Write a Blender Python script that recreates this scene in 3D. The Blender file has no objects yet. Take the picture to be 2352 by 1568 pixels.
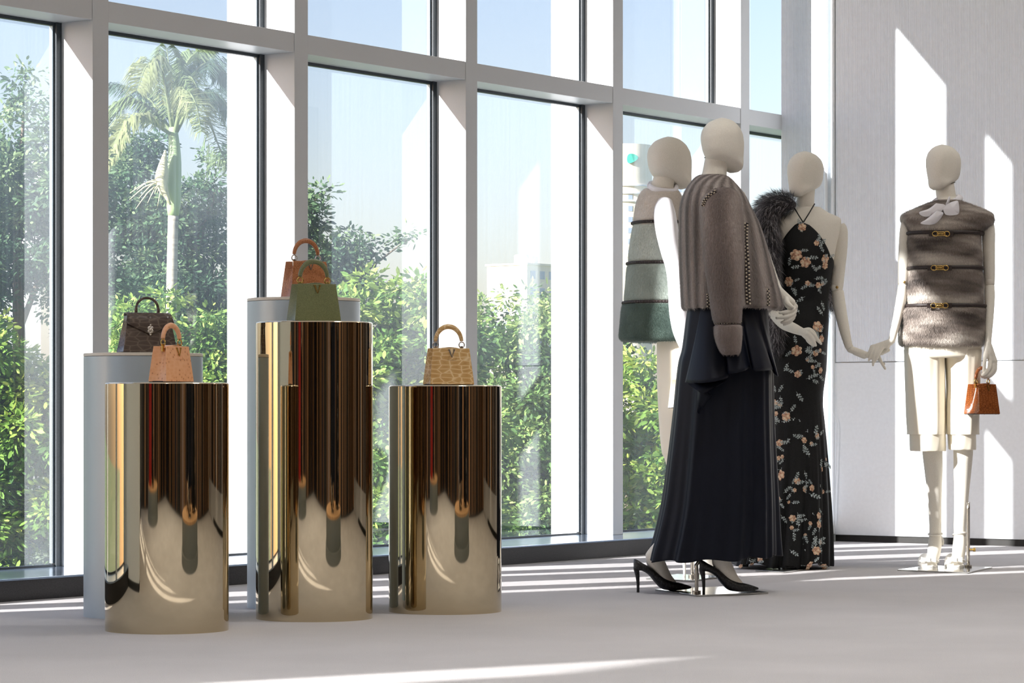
import bpy, bmesh, math, random
import numpy as np
from mathutils import Vector, Matrix

rng = np.random.default_rng(7)
random.seed(7)
scene = bpy.context.scene
COL = scene.collection

# ------------------------------------------------------------------ camera
F_PX, CX, HOR, CAM_H = 6700.0, 1176.0, 950.0, 0.70      # focal length in pixels, principal column, horizon row, height (m)
cam_data = bpy.data.cameras.new('camera')
cam_data.sensor_width = 36.0
cam_data.lens = F_PX / 2352.0 * 36.0
cam_data.shift_y = (HOR - 784.0) / 2352.0
cam_data.clip_end = 3000.0
cam = bpy.data.objects.new('camera', cam_data)
cam.location = (0, 0, CAM_H)
cam.rotation_euler = (math.pi / 2, 0, 0)
COL.objects.link(cam)
scene.camera = cam

# room frame: s runs along the window wall, b runs from the sill front into the room
TH = math.atan2(4694.0, 6700.0)
U = np.array([math.sin(TH), math.cos(TH), 0.0])
N = np.array([U[1], -U[0], 0.0])
P0 = np.array([-1.6165, 11.2470, 0.0])
def R(s, b, z):
    return P0 + s * U + b * N + np.array([0, 0, z])

# ------------------------------------------------------------------ sky
world = bpy.data.worlds.new('sky')
scene.world = world
world.use_nodes = True
nt = world.node_tree
nt.nodes.clear()
w_out = nt.nodes.new('ShaderNodeOutputWorld')
w_bg = nt.nodes.new('ShaderNodeBackground')
w_sky = nt.nodes.new('ShaderNodeTexSky')
w_sky.sky_type = 'NISHITA'
w_sky.sun_disc = False
w_sky.sun_elevation = math.radians(23.4)
w_sky.sun_rotation = math.radians(237.8)
w_sky.altitude = 20.0
w_sky.air_density = 1.0
w_sky.dust_density = 1.3
w_sky.ozone_density = 1.0
w_tint = nt.nodes.new('ShaderNodeMix')                   # white balance of the sky
w_tint.data_type = 'RGBA'; w_tint.blend_type = 'MULTIPLY'; w_tint.inputs[0].default_value = 1.0
w_tint.inputs[7].default_value = (1.05, 0.975, 1.06, 1)
nt.links.new(w_sky.outputs[0], w_tint.inputs[6])
nt.links.new(w_tint.outputs[2], w_bg.inputs['Color'])
w_bg.inputs['Strength'].default_value = 0.115
nt.links.new(w_bg.outputs[0], w_out.inputs[0])

# ------------------------------------------------------------------ sun (low, raking along the glass from the left)
SUN_K, SUN_M = 0.42, 1.14                                # inward travel per metre along the wall, drop per metre inward
sun_dir = U * 1.0 + N * SUN_K + np.array([0, 0, -SUN_K * SUN_M])
sun_dir /= np.linalg.norm(sun_dir)
sun_data = bpy.data.lights.new('sun', 'SUN')
sun_data.energy = 9.0
sun_data.angle = math.radians(0.55)
sun_data.color = (1.0, 0.985, 0.955)
sun = bpy.data.objects.new('sun', sun_data)
sun.rotation_euler = Vector(sun_dir).to_track_quat('-Z', 'Y').to_euler()
sun.location = (-20, -10, 20)
COL.objects.link(sun)

scene.view_settings.view_transform = 'Standard'
scene.view_settings.look = 'None'
scene.view_settings.exposure = 0.82
scene.view_settings.gamma = 1.0
scene.view_settings.use_curve_mapping = False
scene.cycles.use_denoising = True
scene.cycles.max_bounces = 10
scene.cycles.diffuse_bounces = 5
scene.cycles.glossy_bounces = 6
scene.cycles.transparent_max_bounces = 24
scene.cycles.sample_clamp_indirect = 6.0
scene.cycles.caustics_reflective = True
scene.cycles.blur_glossy = 0.5

# ------------------------------------------------------------------ helpers: materials
def srgb(r, g, b):
    f = lambda c: (c / 255 / 12.92) if c / 255 <= 0.04045 else ((c / 255 + 0.055) / 1.055) ** 2.4
    return (f(r), f(g), f(b), 1.0)

class Mat:
    def __init__(self, name, color=(0.8, 0.8, 0.8, 1), rough=0.5, metal=0.0, spec=0.5):
        m = bpy.data.materials.new(name)
        m.use_nodes = True
        self.m, self.nt = m, m.node_tree
        self.b = self.nt.nodes['Principled BSDF']
        self.out = self.nt.nodes['Material Output']
        self.b.inputs['Base Color'].default_value = color
        self.b.inputs['Roughness'].default_value = rough
        self.b.inputs['Metallic'].default_value = metal
        self.b.inputs['Specular IOR Level'].default_value = spec
    def n(self, t, **kw):
        nd = self.nt.nodes.new(t)
        for k, v in kw.items():
            if k in nd.inputs: nd.inputs[k].default_value = v
            else: setattr(nd, k, v)
        return nd
    def l(self, a, b): self.nt.links.new(a, b)
    def coords(self, scale=(1, 1, 1), kind='Object'):
        tc = self.n('ShaderNodeTexCoord'); mp = self.n('ShaderNodeMapping')
        mp.inputs['Scale'].default_value = scale
        self.l(tc.outputs[kind], mp.inputs[0])
        return mp.outputs[0]
    def noise(self, scale, detail=3.0, coords=None, stretch=(1, 1, 1), rough=0.5):
        nz = self.n('ShaderNodeTexNoise'); nz.inputs['Scale'].default_value = scale
        nz.inputs['Detail'].default_value = detail; nz.inputs['Roughness'].default_value = rough
        self.l(coords or self.coords(stretch), nz.inputs['Vector'])
        return nz.outputs['Fac']
    def voronoi(self, scale, coords=None, feature='DISTANCE_TO_EDGE', rand=1.0, stretch=(1, 1, 1)):
        v = self.n('ShaderNodeTexVoronoi'); v.feature = feature
        v.inputs['Scale'].default_value = scale; v.inputs['Randomness'].default_value = rand
        self.l(coords or self.coords(stretch), v.inputs['Vector'])
        return v.outputs['Distance']
    def ramp(self, fac, stops):
        r = self.n('ShaderNodeValToRGB'); els = r.color_ramp.elements
        for i, (p, c) in enumerate(stops):
            el = els[i] if i < 2 else els.new(p)
            el.position = p; el.color = c
        self.l(fac, r.inputs[0])
        return r.outputs[0]
    def bump(self, h, strength=0.3, dist=0.01):
        bp = self.n('ShaderNodeBump'); bp.inputs['Strength'].default_value = strength
        bp.inputs['Distance'].default_value = dist
        self.l(h, bp.inputs['Height']); self.l(bp.outputs[0], self.b.inputs['Normal'])
        return self
    def color(self, sock): self.l(sock, self.b.inputs['Base Color']); return self

def plain(name, color, rough=0.5, metal=0.0, spec=0.5, nscale=None, amount=0.06, bump=0.0, stretch=(1, 1, 1)):
    """a material with a little procedural mottling"""
    mt = Mat(name, color, rough, metal, spec)
    if nscale:
        f = mt.noise(nscale, 3, stretch=stretch)
        lo = tuple(max(0, c * (1 - amount)) for c in color[:3]) + (1,)
        hi = tuple(min(1, c * (1 + amount)) for c in color[:3]) + (1,)
        mt.color(mt.ramp(f, [(0.3, lo), (0.7, hi)]))
        if bump: mt.bump(f, bump, 0.003)
    return mt

# ------------------------------------------------------------------ helpers: meshes (V, F) in numpy
def merge(*parts):
    V, F, k = [], [], 0
    for v, f in parts:
        v = np.asarray(v, float)
        V.append(v); F += [tuple(i + k for i in q) for q in f]; k += len(v)
    return np.vstack(V), F

def box(x0, x1, y0, y1, z0, z1):
    V = np.array([(x, y, z) for z in (z0, z1) for y in (y0, y1) for x in (x0, x1)], float)
    return V, [(0, 2, 3, 1), (4, 5, 7, 6), (0, 1, 5, 4), (2, 6, 7, 3), (0, 4, 6, 2), (1, 3, 7, 5)]

def rbox(s0, s1, b0, b1, z0, z1):
    """box in the room frame, given in world coordinates (outward-facing quads)"""
    v, f = box(s0, s1, -b1, -b0, z0, z1)
    W = np.array([R(p[0], -p[1], p[2]) for p in v])
    return W, f

def frames(path):
    P = np.asarray(path, float)
    T = np.gradient(P, axis=0)
    T /= np.linalg.norm(T, axis=1)[:, None] + 1e-12
    ref = np.array([0, 0, 1.0]) if abs(T[0][2]) < 0.9 else np.array([0, 1.0, 0])
    A = np.cross(T[0], ref); A /= np.linalg.norm(A)
    As, Bs = [], []
    for t in T:
        A = A - t * (A @ t); A /= np.linalg.norm(A) + 1e-12
        As.append(A.copy()); Bs.append(np.cross(t, A))
    return P, T, np.array(As), np.array(Bs)

def tube(path, rad, n=12, caps=True, closed=False, flat=1.0):
    """round tube along a path; rad may be a list"""
    P, T, A, B = frames(path)
    k = len(P)
    r = np.full(k, rad, float) if np.isscalar(rad) else np.asarray(rad, float)
    th = np.arange(n) * 2 * math.pi / n
    V = np.concatenate([P[i] + r[i] * (np.cos(th)[:, None] * A[i] + flat * np.sin(th)[:, None] * B[i]) for i in range(k)])
    F = []
    for i in range(k - 1 + (1 if closed else 0)):
        a, c = i * n, ((i + 1) % k) * n
        F += [(a + j, a + (j + 1) % n, c + (j + 1) % n, c + j) for j in range(n)]
    if caps and not closed:
        F += [tuple(range(n - 1, -1, -1)), tuple((k - 1) * n + j for j in range(n))]
    return V, F

def spline(pts, m):
    """Catmull-Rom through rows of numbers, m samples"""
    P = np.asarray(pts, float); k = len(P)
    if k < 3:
        t = np.linspace(0, 1, m)[:, None]
        return P[0] * (1 - t) + P[-1] * t
    Q = np.vstack([2 * P[0] - P[1], P, 2 * P[-1] - P[-2]])
    out = []
    for x in np.linspace(0, k - 1, m):
        i = min(int(x), k - 2); t = x - i
        p0, p1, p2, p3 = Q[i:i + 4]
        out.append(0.5 * (2 * p1 + (p2 - p0) * t + (2 * p0 - 5 * p1 + 4 * p2 - p3) * t * t + (3 * p1 - p0 - 3 * p2 + p3) * t ** 3))
    return np.array(out)

def grid_faces(k, n, wrap=True):
    F = []
    for i in range(k - 1):
        for j in range(n if wrap else n - 1):
            F.append((i * n + j, i * n + (j + 1) % n, (i + 1) * n + (j + 1) % n, (i + 1) * n + j))
    return F

def lathe(profile, n=48, center=(0, 0, 0)):
    """profile rows (radius, z)"""
    th = np.arange(n) * 2 * math.pi / n
    V = np.concatenate([np.stack([r * np.cos(th), r * np.sin(th), np.full(n, z)], 1) for r, z in profile]) + np.array(center)
    return V, grid_faces(len(profile), n)

def ball(c, r, n=10):
    r = np.broadcast_to(np.asarray(r, float), (3,))
    V = [np.array(c) + r * np.array([0, 0, 1.0])]
    for i in range(1, n):
        a = math.pi * i / n
        for j in range(2 * n):
            p = 2 * math.pi * j / (2 * n)
            V.append(np.array(c) + r * np.array([math.sin(a) * math.cos(p), math.sin(a) * math.sin(p), math.cos(a)]))
    V.append(np.array(c) - r * np.array([0, 0, 1.0])); m = 2 * n
    F = [(0, 1 + j, 1 + (j + 1) % m) for j in range(m)]
    for i in range(n - 2):
        F += [(1 + i * m + j, 1 + (i + 1) * m + j, 1 + (i + 1) * m + (j + 1) % m, 1 + i * m + (j + 1) % m) for j in range(m)]
    L = len(V) - 1
    F += [(L, 1 + (n - 2) * m + (j + 1) % m, 1 + (n - 2) * m + j) for j in range(m)]
    return np.array(V), F

def rot(V, ang, axis='Z', about=(0, 0, 0)):
    M = np.array(Matrix.Rotation(ang, 3, axis)); c = np.array(about)
    return (np.asarray(V) - c) @ M.T + c

# ------------------------------------------------------------------ helpers: objects
def wloc(o):
    p = np.zeros(3)
    while o is not None:
        p += np.array(o.location); o = o.parent
    return p

def add(name, vf, mat, parent=None, smooth=True, origin=None, local=False, kind=None, angle=None, label=None, fix=True):
    """ONE mesh object. Vertices are world coordinates unless local is set (then they are in the parent's frame)."""
    V, F = vf
    V = np.asarray(V, float)
    me = bpy.data.meshes.new(name)
    if origin is None:
        origin = np.array([V[:, 0].mean(), V[:, 1].mean(), V[:, 2].min()])
    origin = np.asarray(origin, float)
    me.from_pydata((V - origin).tolist(), [], [tuple(int(i) for i in f) for f in F])
    if fix:
        bm = bmesh.new(); bm.from_mesh(me)
        bmesh.ops.recalc_face_normals(bm, faces=bm.faces)
        bm.to_mesh(me); bm.free()
    if mat is not None: me.materials.append(mat.m if isinstance(mat, Mat) else mat)
    if smooth:
        me.shade_smooth()
        if angle is not None: me.set_sharp_from_angle(angle=math.radians(angle))
    o = bpy.data.objects.new(name, me)
    COL.objects.link(o)
    if parent is not None:
        o.parent = parent
        if not local: origin = origin - wloc(parent)
    o.location = origin
    if kind: o['kind'] = kind
    if label: o['label'] = label
    return o

def thing(name, label, cat, loc=(0, 0, 0), rz=0.0, group=None):
    o = bpy.data.objects.new(name, None)
    o.empty_display_size = 0.1
    COL.objects.link(o)
    o.location = loc; o.rotation_euler = (0, 0, rz)
    o['label'] = label; o['category'] = cat
    if group: o['group'] = group
    return o

def struct(name, loc=None, vf=None, mat=None, label=None, smooth=False):
    if vf is None:
        o = bpy.data.objects.new(name, None); o.empty_display_size = 0.1
        COL.objects.link(o); o.location = loc
    else:
        o = add(name, vf, mat, smooth=smooth)
    o['kind'] = 'structure'
    if label: o['label'] = label
    return o

def copy_part(src, parent, loc=None, rot_e=None, scale=None):
    c = src.copy(); COL.objects.link(c); c.parent = parent
    if loc is not None: c.location = loc
    if rot_e is not None: c.rotation_euler = rot_e
    if scale is not None: c.scale = scale
    return c

def bevel(o, w, seg=2):
    m = o.modifiers.new('bevel', 'BEVEL'); m.width = w; m.segments = seg; m.limit_method = 'ANGLE'
    return o

def vcol(o, C):
    """per-vertex colour attribute: own dye, plus top light painted into leaves"""
    a = o.data.color_attributes.new('dye', 'FLOAT_COLOR', 'POINT')
    C = np.asarray(C, np.float32)
    if C.shape[1] == 3: C = np.hstack([C, np.ones((len(C), 1), np.float32)])
    a.data.foreach_set('color', C.ravel())

def px(x, y, Z):
    """world point seen at pixel (x, y) at distance Z in front of the camera"""
    return np.array([(x - CX) / F_PX * Z, Z, CAM_H + (HOR - y) / F_PX * Z])

def floor_at(x, y):
    Z = CAM_H * F_PX / (y - HOR)
    return np.array([(x - CX) / F_PX * Z, Z, 0.0])
# ================================================================== the setting
GL_B, MF_B = -0.50, -0.31            # glass plane, mullion front (b)
SILL_Z, TR0, TR1, HEAD = 0.0845, 2.279, 2.364, 3.85
S_R, S_STUB = 5.88, -3.497
BAY, MW = 1.275, 0.093
CEIL = 4.7
ROOM_S0, ROOM_B1 = -13.6, 11.4

m_carpet = Mat('carpet_pile', srgb(206, 192, 184), 0.95, spec=0.1)
f1 = m_carpet.noise(1.6, 4, stretch=(1, 1, 1)); f2 = m_carpet.noise(420, 2)
mx = m_carpet.n('ShaderNodeMix', data_type='FLOAT'); mx.inputs[0].default_value = 0.68
m_carpet.l(f1, mx.inputs[2]); m_carpet.l(f2, mx.inputs[3])
m_carpet.color(m_carpet.ramp(mx.outputs[0], [(0.34, srgb(187, 184, 184)), (0.66, srgb(214, 210, 210))]))
m_carpet.bump(f2, 0.8, 0.005)
m_white = plain('painted_wall', srgb(238, 243, 247), 0.6, nscale=60, amount=0.02)
m_rib = plain('ribbed_wallcovering', srgb(240, 245, 251), 0.55, nscale=30, amount=0.02)
m_ceil = plain('ceiling_paint', srgb(236, 234, 230), 0.8, nscale=20, amount=0.02)
m_alu = plain('white_aluminium', srgb(206, 208, 210), 0.38, spec=0.5, nscale=900, amount=0.05)
m_gasket = plain('dark_gasket', srgb(52, 60, 66), 0.45, nscale=200, amount=0.3)
m_spacer = plain('glazing_spacer', srgb(132, 146, 156), 0.3, 0.7, nscale=300, amount=0.15)
m_granite = Mat('dark_granite', srgb(38, 38, 40), 0.35)
m_granite.color(m_granite.ramp(m_granite.noise(500, 2), [(0.4, srgb(26, 26, 28)), (0.75, srgb(70, 68, 70))]))
m_sill = plain('sill_steel', srgb(150, 168, 190), 0.16, 0.85, nscale=40, amount=0.05)
m_gap = plain('shadow_gap_black', srgb(28, 27, 24), 0.6, nscale=50, amount=0.2)

m_glass = bpy.data.materials.new('window_glass')
m_glass.use_nodes = True
g = m_glass.node_tree; g.nodes.clear()
def gn(t): return g.nodes.new(t)
go, gt, gg, gd, g1, g2, gf = (gn('ShaderNodeOutputMaterial'), gn('ShaderNodeBsdfTransparent'), gn('ShaderNodeBsdfGlossy'),
                              gn('ShaderNodeBsdfTranslucent'), gn('ShaderNodeMixShader'), gn('ShaderNodeMixShader'), gn('ShaderNodeMath'))
gt.inputs['Color'].default_value = (0.965, 0.965, 0.98, 1)
gg.inputs['Color'].default_value = (0.92, 0.97, 1.0, 1); gg.inputs['Roughness'].default_value = 0.0
# coated double glazing: Schlick reflectance, the same from either side
ggeo, gdot, gabs, ginv, gpow = gn('ShaderNodeNewGeometry'), gn('ShaderNodeVectorMath'), gn('ShaderNodeMath'), gn('ShaderNodeMath'), gn('ShaderNodeMath')
gdot.operation = 'DOT_PRODUCT'; gabs.operation = 'ABSOLUTE'; ginv.operation = 'SUBTRACT'; ginv.inputs[0].default_value = 1.0
gpow.operation = 'POWER'; gpow.inputs[1].default_value = 5.0
gf.operation = 'MULTIPLY_ADD'; gf.inputs[1].default_value = 0.87; gf.inputs[2].default_value = 0.13
g.links.new(ggeo.outputs['Incoming'], gdot.inputs[0]); g.links.new(ggeo.outputs['Normal'], gdot.inputs[1])
g.links.new(gdot.outputs['Value'], gabs.inputs[0]); g.links.new(gabs.outputs[0], ginv.inputs[1]); g.links.new(ginv.outputs[0], gpow.inputs[0]); g.links.new(gpow.outputs[0], gf.inputs[0])
gd.inputs['Color'].default_value = (0.66, 0.82, 1.0, 1)
# dust film with vertical rain streaks, bluish and denser upwards to imitate haze
gtc, gmp, gnz, grp = gn('ShaderNodeTexCoord'), gn('ShaderNodeMapping'), gn('ShaderNodeTexNoise'), gn('ShaderNodeMapRange')
gmp.inputs['Scale'].default_value = (40, 40, 0.7); gnz.inputs['Scale'].default_value = 1.5; gnz.inputs['Detail'].default_value = 5
grp.inputs['To Min'].default_value = 0.5; grp.inputs['To Max'].default_value = 1.5
gsz, gzr, gmu = gn('ShaderNodeSeparateXYZ'), gn('ShaderNodeMapRange'), gn('ShaderNodeMath')
gzr.inputs['From Min'].default_value = 0.7; gzr.inputs['From Max'].default_value = 2.1; gzr.inputs['To Min'].default_value = 0.02; gzr.inputs['To Max'].default_value = 0.13
gmu.operation = 'MULTIPLY'
g.links.new(gtc.outputs['Object'], gsz.inputs[0]); g.links.new(gsz.outputs['Z'], gzr.inputs[0]); g.links.new(grp.outputs[0], gmu.inputs[0]); g.links.new(gzr.outputs[0], gmu.inputs[1])
g.links.new(gtc.outputs['Object'], gmp.inputs[0]); g.links.new(gmp.outputs[0], gnz.inputs['Vector']); g.links.new(gnz.outputs['Fac'], grp.inputs[0])
g.links.new(gf.outputs[0], g1.inputs[0]); g.links.new(gt.outputs[0], g1.inputs[1]); g.links.new(gg.outputs[0], g1.inputs[2])
g.links.new(gmu.outputs[0], g2.inputs[0]); g.links.new(g1.outputs[0], g2.inputs[1]); g.links.new(gd.outputs[0], g2.inputs[2])
g.links.new(g2.outputs[0], go.inputs[0])

def rquad(pts, mat, name, **kw):
    return add(name, (np.array([R(*p) for p in pts]), [tuple(range(len(pts)))]), mat, smooth=False, **kw)

# floor, ceiling
fl = struct('floor', vf=rbox(ROOM_S0, S_R + 0.3, -0.02, ROOM_B1, -0.2, 0.0), mat=m_carpet)
ce = struct('ceiling', vf=rbox(ROOM_S0, S_R + 0.8, -0.75, ROOM_B1, CEIL, CEIL + 0.2), mat=m_ceil)

# sill: steel top on a dark stone upstand
sl = struct('trim_1', loc=R(0, 0, 0), label='dark stone upstand with steel sill below the windows')
for i, (a, b_) in enumerate([(-13.6, -9.0), (S_STUB, 6.6)]):
    add('upstand', rbox(a, b_, -0.6, 0.0, -0.05, SILL_Z - 0.008), m_granite, sl, smooth=False)
    bevel(add('sill_plate', rbox(a, b_, -0.6, 0.006, SILL_Z - 0.008, SILL_Z), m_sill, sl, smooth=False), 0.002)

# windows, bay by bay: each has a post, two transom pieces, gaskets and panes
def window(i, s0, s1, head, fin=False, last=False):
    w = struct('window_%d' % i, loc=R(s0, GL_B, SILL_Z))
    a = s0 + (0.0 if last is None else MW)
    bevel(add('mullion', rbox(s0, s0 + MW, GL_B + 0.0015, MF_B, SILL_Z, CEIL), m_alu, w, smooth=False), 0.0015)
    if fin: add('outer_fin', rbox(s0 - 0.030, s0 + MW, GL_B - 0.17, GL_B - 0.0135, -0.3, CEIL), m_alu, w, smooth=False)
    levels = [(SILL_Z, TR0), (TR1, head)]
    for z0, z1 in ((TR0, TR1), (head, CEIL)):
        bevel(add('transom', rbox(a + 0.0015, s1 - 0.0015, GL_B + 0.0015, MF_B - 0.002, z0, z1), m_alu, w, smooth=False), 0.0015)
    for z0, z1 in levels:
        gs = 0.030
        add('gasket', rbox(s1 - gs, s1 - 0.001, GL_B - 0.012, GL_B + 0.02, z0 + 0.0005, z1 - 0.0005), m_gasket, w, smooth=False)
        add('spacer', rbox(s1 - gs - 0.010, s1 - gs, GL_B - 0.010, GL_B + 0.008, z0 + 0.012, z1 - 0.012), m_spacer, w, smooth=False)
        add('gasket', rbox(a + 0.001, a + 0.014, GL_B - 0.012, GL_B + 0.010, z0 + 0.0005, z1 - 0.0005), m_gasket, w, smooth=False)
        add('gasket', rbox(a + 0.014, s1 - gs, GL_B - 0.012, GL_B + 0.011, z1 - 0.014, z1 - 0.0005), m_gasket, w, smooth=False)
        add('gasket', rbox(a + 0.014, s1 - gs, GL_B - 0.012, GL_B + 0.011, z0 + 0.0005, z0 + 0.008), m_gasket, w, smooth=False)
        rquad([(a + 0.005, GL_B, z0), (s1 - 0.005, GL_B, z0), (s1 - 0.005, GL_B, z1), (a + 0.005, GL_B, z1)], m_glass, 'pane', parent=w)
    return w
wn = 1
for k in [-10, -9, -8] + list(range(-3, 5)):
    s0 = 0.33 + BAY * k
    s1 = {4: 6.55, -8: -9.0}.get(k, s0 + BAY)
    window(wn, s0, s1, HEAD if k >= -4 else 4.45, fin=k in (-3, -1, 1, 3))
    wn += 1
ww = struct('wall_window', loc=R(-6, 0, 0), label='solid white wall between the window bays')
add('wall_core', rbox(-9.0, S_STUB - 0.35, -0.62, 0.0, 0.036, CEIL), m_white, ww, smooth=False)
add('shadow_gap', rbox(-9.0, S_STUB - 0.35, -0.62, -0.012, 0.0, 0.036), m_gap, ww, smooth=False)

# right wall: ribbed wallcovering above a smooth dado, dark shadow gap at the floor
def ribbed(s, b0, b1, z0, z1, pitch=0.009, h=0.0017, sign=-1):
    k = int(round((b1 - b0) / pitch)); V = []; F = []
    prof = [(0.0, 0.0), (0.22, 1.0), (0.62, 1.0), (0.84, 0.0)]
    for i in range(k):
        for t, q in prof:
            for z in (z0, z1): V.append(R(s + sign * h * q, b0 + (i + t) * pitch, z))
    for z in (z0, z1): V.append(R(s, b0 + k * pitch, z))
    m = len(V) // 2
    for i in range(m - 1): F.append((2 * i, 2 * i + 2, 2 * i + 3, 2 * i + 1))
    return np.array(V), F
wr = struct('wall_right', loc=R(S_R, 0, 0))
add('wall_core', rbox(S_R + 0.004, S_R + 0.3, -0.312, ROOM_B1, -0.05, CEIL), m_white, wr, smooth=False)
add('ribbed_panel', ribbed(S_R, -0.315, -0.03, SILL_Z, CEIL), m_rib, wr, smooth=False)
add('ribbed_panel', ribbed(S_R - 0.012, 0.035, 8.0, 0.985, CEIL), m_rib, wr, smooth=False)
bevel(add('dado_panel', rbox(S_R - 0.014, S_R + 0.01, 0.03, 8.0, 0.036, 0.980), m_white, wr, smooth=False), 0.004, 3)
bevel(add('edge_trim', rbox(S_R - 0.016, S_R + 0.01, 0.004, 0.030, 0.036, CEIL), m_white, wr, smooth=False), 0.008, 3)
add('shadow_gap', rbox(S_R - 0.004, S_R + 0.01, 0.03, 8.0, 0.0, 0.036), m_gap, wr, smooth=False)
P, T, A_, B_ = frames([R(S_R - 0.016, -0.022, z) for z in np.linspace(SILL_Z, CEIL, 12)])
add('conduit', tube(P, 0.010, 12), m_white, wr)
# thin cable drooping beside the corner
cz = [R(S_R - 0.030, 0.03 + 0.03 * math.sin(t * 3.0) * (t > .72), 2.3 - 2.22 * t) for t in np.linspace(0, 1, 40)]
add('cable', tube(cz, 0.0022, 6), m_white, wr)

# other walls of the shop, out of the frame but mirrored in the gold plinths
m_bronze = plain('bronze_panel', srgb(104, 78, 56), 0.32, 0.25, nscale=8, amount=0.15, stretch=(1, 1, 0.1))
m_walnut = plain('dark_walnut', srgb(44, 32, 25), 0.4, nscale=12, amount=0.2, stretch=(1, 1, 0.1))
m_tan = plain('tan_leather_panel', srgb(168, 128, 92), 0.5, nscale=9, amount=0.1)
m_navy = plain('navy_panel', srgb(20, 24, 48), 0.5, nscale=9, amount=0.1)
m_red = plain('red_dress_tone', srgb(170, 20, 22), 0.3, nscale=9, amount=0.1)
wl = struct('wall_left', loc=R(S_STUB, 0.5, 0), label='white fin wall closing the window bay')
add('wall_core', rbox(S_STUB - 0.35, S_STUB - 0.002, -0.7, 1.08, 0.036, CEIL), m_white, wl, smooth=False)
add('shadow_gap', rbox(S_STUB - 0.34, S_STUB - 0.012, -0.01, 1.07, 0.0, 0.036), m_gap, wl, smooth=False)
wb = struct('wall_back', loc=R(-4, ROOM_B1, 0))
add('wall_core', rbox(ROOM_S0, S_R + 0.3, ROOM_B1, ROOM_B1 + 0.2, 0, CEIL), m_walnut, wb, smooth=False)
we = struct('wall_end', loc=R(ROOM_S0, 5, 0))
add('wall_core', rbox(ROOM_S0 - 0.2, ROOM_S0, -0.75, ROOM_B1, 0, CEIL), m_walnut, we, smooth=False)
rr = random.Random(5)
m_black = plain('black_lacquer', srgb(14, 13, 13), 0.3, nscale=9, amount=0.2)
m_mauve = plain('mauve_grey_panel', srgb(138, 122, 116), 0.5, nscale=9, amount=0.1)
pal = [m_bronze, m_black, m_bronze, m_tan, m_walnut, m_bronze, m_navy, m_black, m_tan, m_mauve]
s = ROOM_S0 + 0.1
while s < S_R - 0.4:
    w_ = rr.uniform(0.12, 0.55)
    add('panel', rbox(s, s + w_, ROOM_B1 - rr.uniform(0.04, 0.3), ROOM_B1, 0.02, rr.choice([2.6, 3.2, CEIL - 0.05])), rr.choice(pal), wb, smooth=False)
    s += w_ + rr.uniform(0.02, 0.3)
b_ = 0.6
while b_ < ROOM_B1 - 0.6:
    w_ = rr.uniform(0.15, 0.6)
    add('panel', rbox(ROOM_S0, ROOM_S0 + rr.uniform(0.04, 0.3), b_, b_ + w_, 0.02, rr.choice([2.4, 3.0, CEIL - 0.05])), rr.choice(pal), we, smooth=False)
    b_ += w_ + rr.uniform(0.05, 0.4)

b_ = 2.6  # wall panels added in place of garments mirrored in the plinths
while b_ < ROOM_B1 - 0.6:
    w_ = rr.uniform(0.10, 0.40)
    add('panel', rbox(S_R - rr.uniform(0.06, 0.3), S_R - 0.02, b_, b_ + w_, 0.25, rr.choice([2.2, 2.6, CEIL - 0.05])), rr.choice([m_bronze, m_mauve, m_black, m_walnut, m_mauve, m_tan]), wr, smooth=False)
    b_ += w_ + rr.uniform(0.04, 0.25)

# unseen ceiling lamps, added to fill the room with light
m_lamp = bpy.data.materials.new('lamp_diffuser'); m_lamp.use_nodes = True
lb = m_lamp.node_tree.nodes['Principled BSDF']
lb.inputs['Emission Color'].default_value = (1.0, 0.84, 0.66, 1); lb.inputs['Emission Strength'].default_value = 6.0
m_trim = plain('lamp_trim', srgb(230, 228, 224), 0.5, nscale=30)
LAMP_W = 13.0
lamp_names = {(-9.8, 3.2): 'over the entrance side', }
li = 0
for ls in (-11.0, -7.2, -3.4, 0.4, 4.0):
    for lb_ in (3.4, 6.4, 9.4):
        c = R(ls, lb_, CEIL)
        t = thing('ceiling_fill_lamp', 'added recessed square fill lamp at the ceiling, %s row from the windows, %s from the ribbed wall' % ({3.4: 'first', 6.4: 'second', 9.4: 'third'}[lb_], {4.0: 'first', 0.4: 'second', -3.4: 'third', -7.2: 'fourth', -11.0: 'fifth'}[ls]), 'lamp', c, math.atan2(U[1], U[0]), 'added ceiling fill lamps')
        V, F = box(-0.32, 0.32, -0.32, 0.32, -0.02, 0.0)
        add('lamp_trim', (V, F), m_trim, t, smooth=False, origin=(0, 0, 0), local=True)
        add('diffuser', box(-0.28, 0.28, -0.28, 0.28, -0.024, -0.0205), m_lamp, t, smooth=False, origin=(0, 0, 0), local=True)
        ld = bpy.data.lights.new('lamp_fill_light', 'AREA'); ld.shape = 'SQUARE'; ld.size = 0.56
        ld.spread = math.radians(95); ld.energy = LAMP_W * {4.0: 0.55, 0.4: 0.85, -3.4: 1.3, -7.2: 1.5, -11.0: 1.0}[ls]; ld.color = (0.97, 0.985, 1.0)  # column powers set to balance the floor brightness
        lo = bpy.data.objects.new('lamp_fill_light', ld); COL.objects.link(lo); lo.parent = t; lo.location = (0, 0, -0.03)
# ================================================================== plinths
m_gold = Mat('polished_gold_steel', (0.60, 0.505, 0.35, 1), 0.025, 1.0)
m_gold_edge = Mat('gold_edge', (0.90, 0.78, 0.60, 1), 0.08, 1.0)
m_silver = plain('satin_silver_lacquer', srgb(180, 193, 202), 0.34, 0.25, nscale=900, amount=0.04)
m_cap = plain('ivory_cap', srgb(222, 214, 202), 0.45, nscale=200, amount=0.03)

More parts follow.
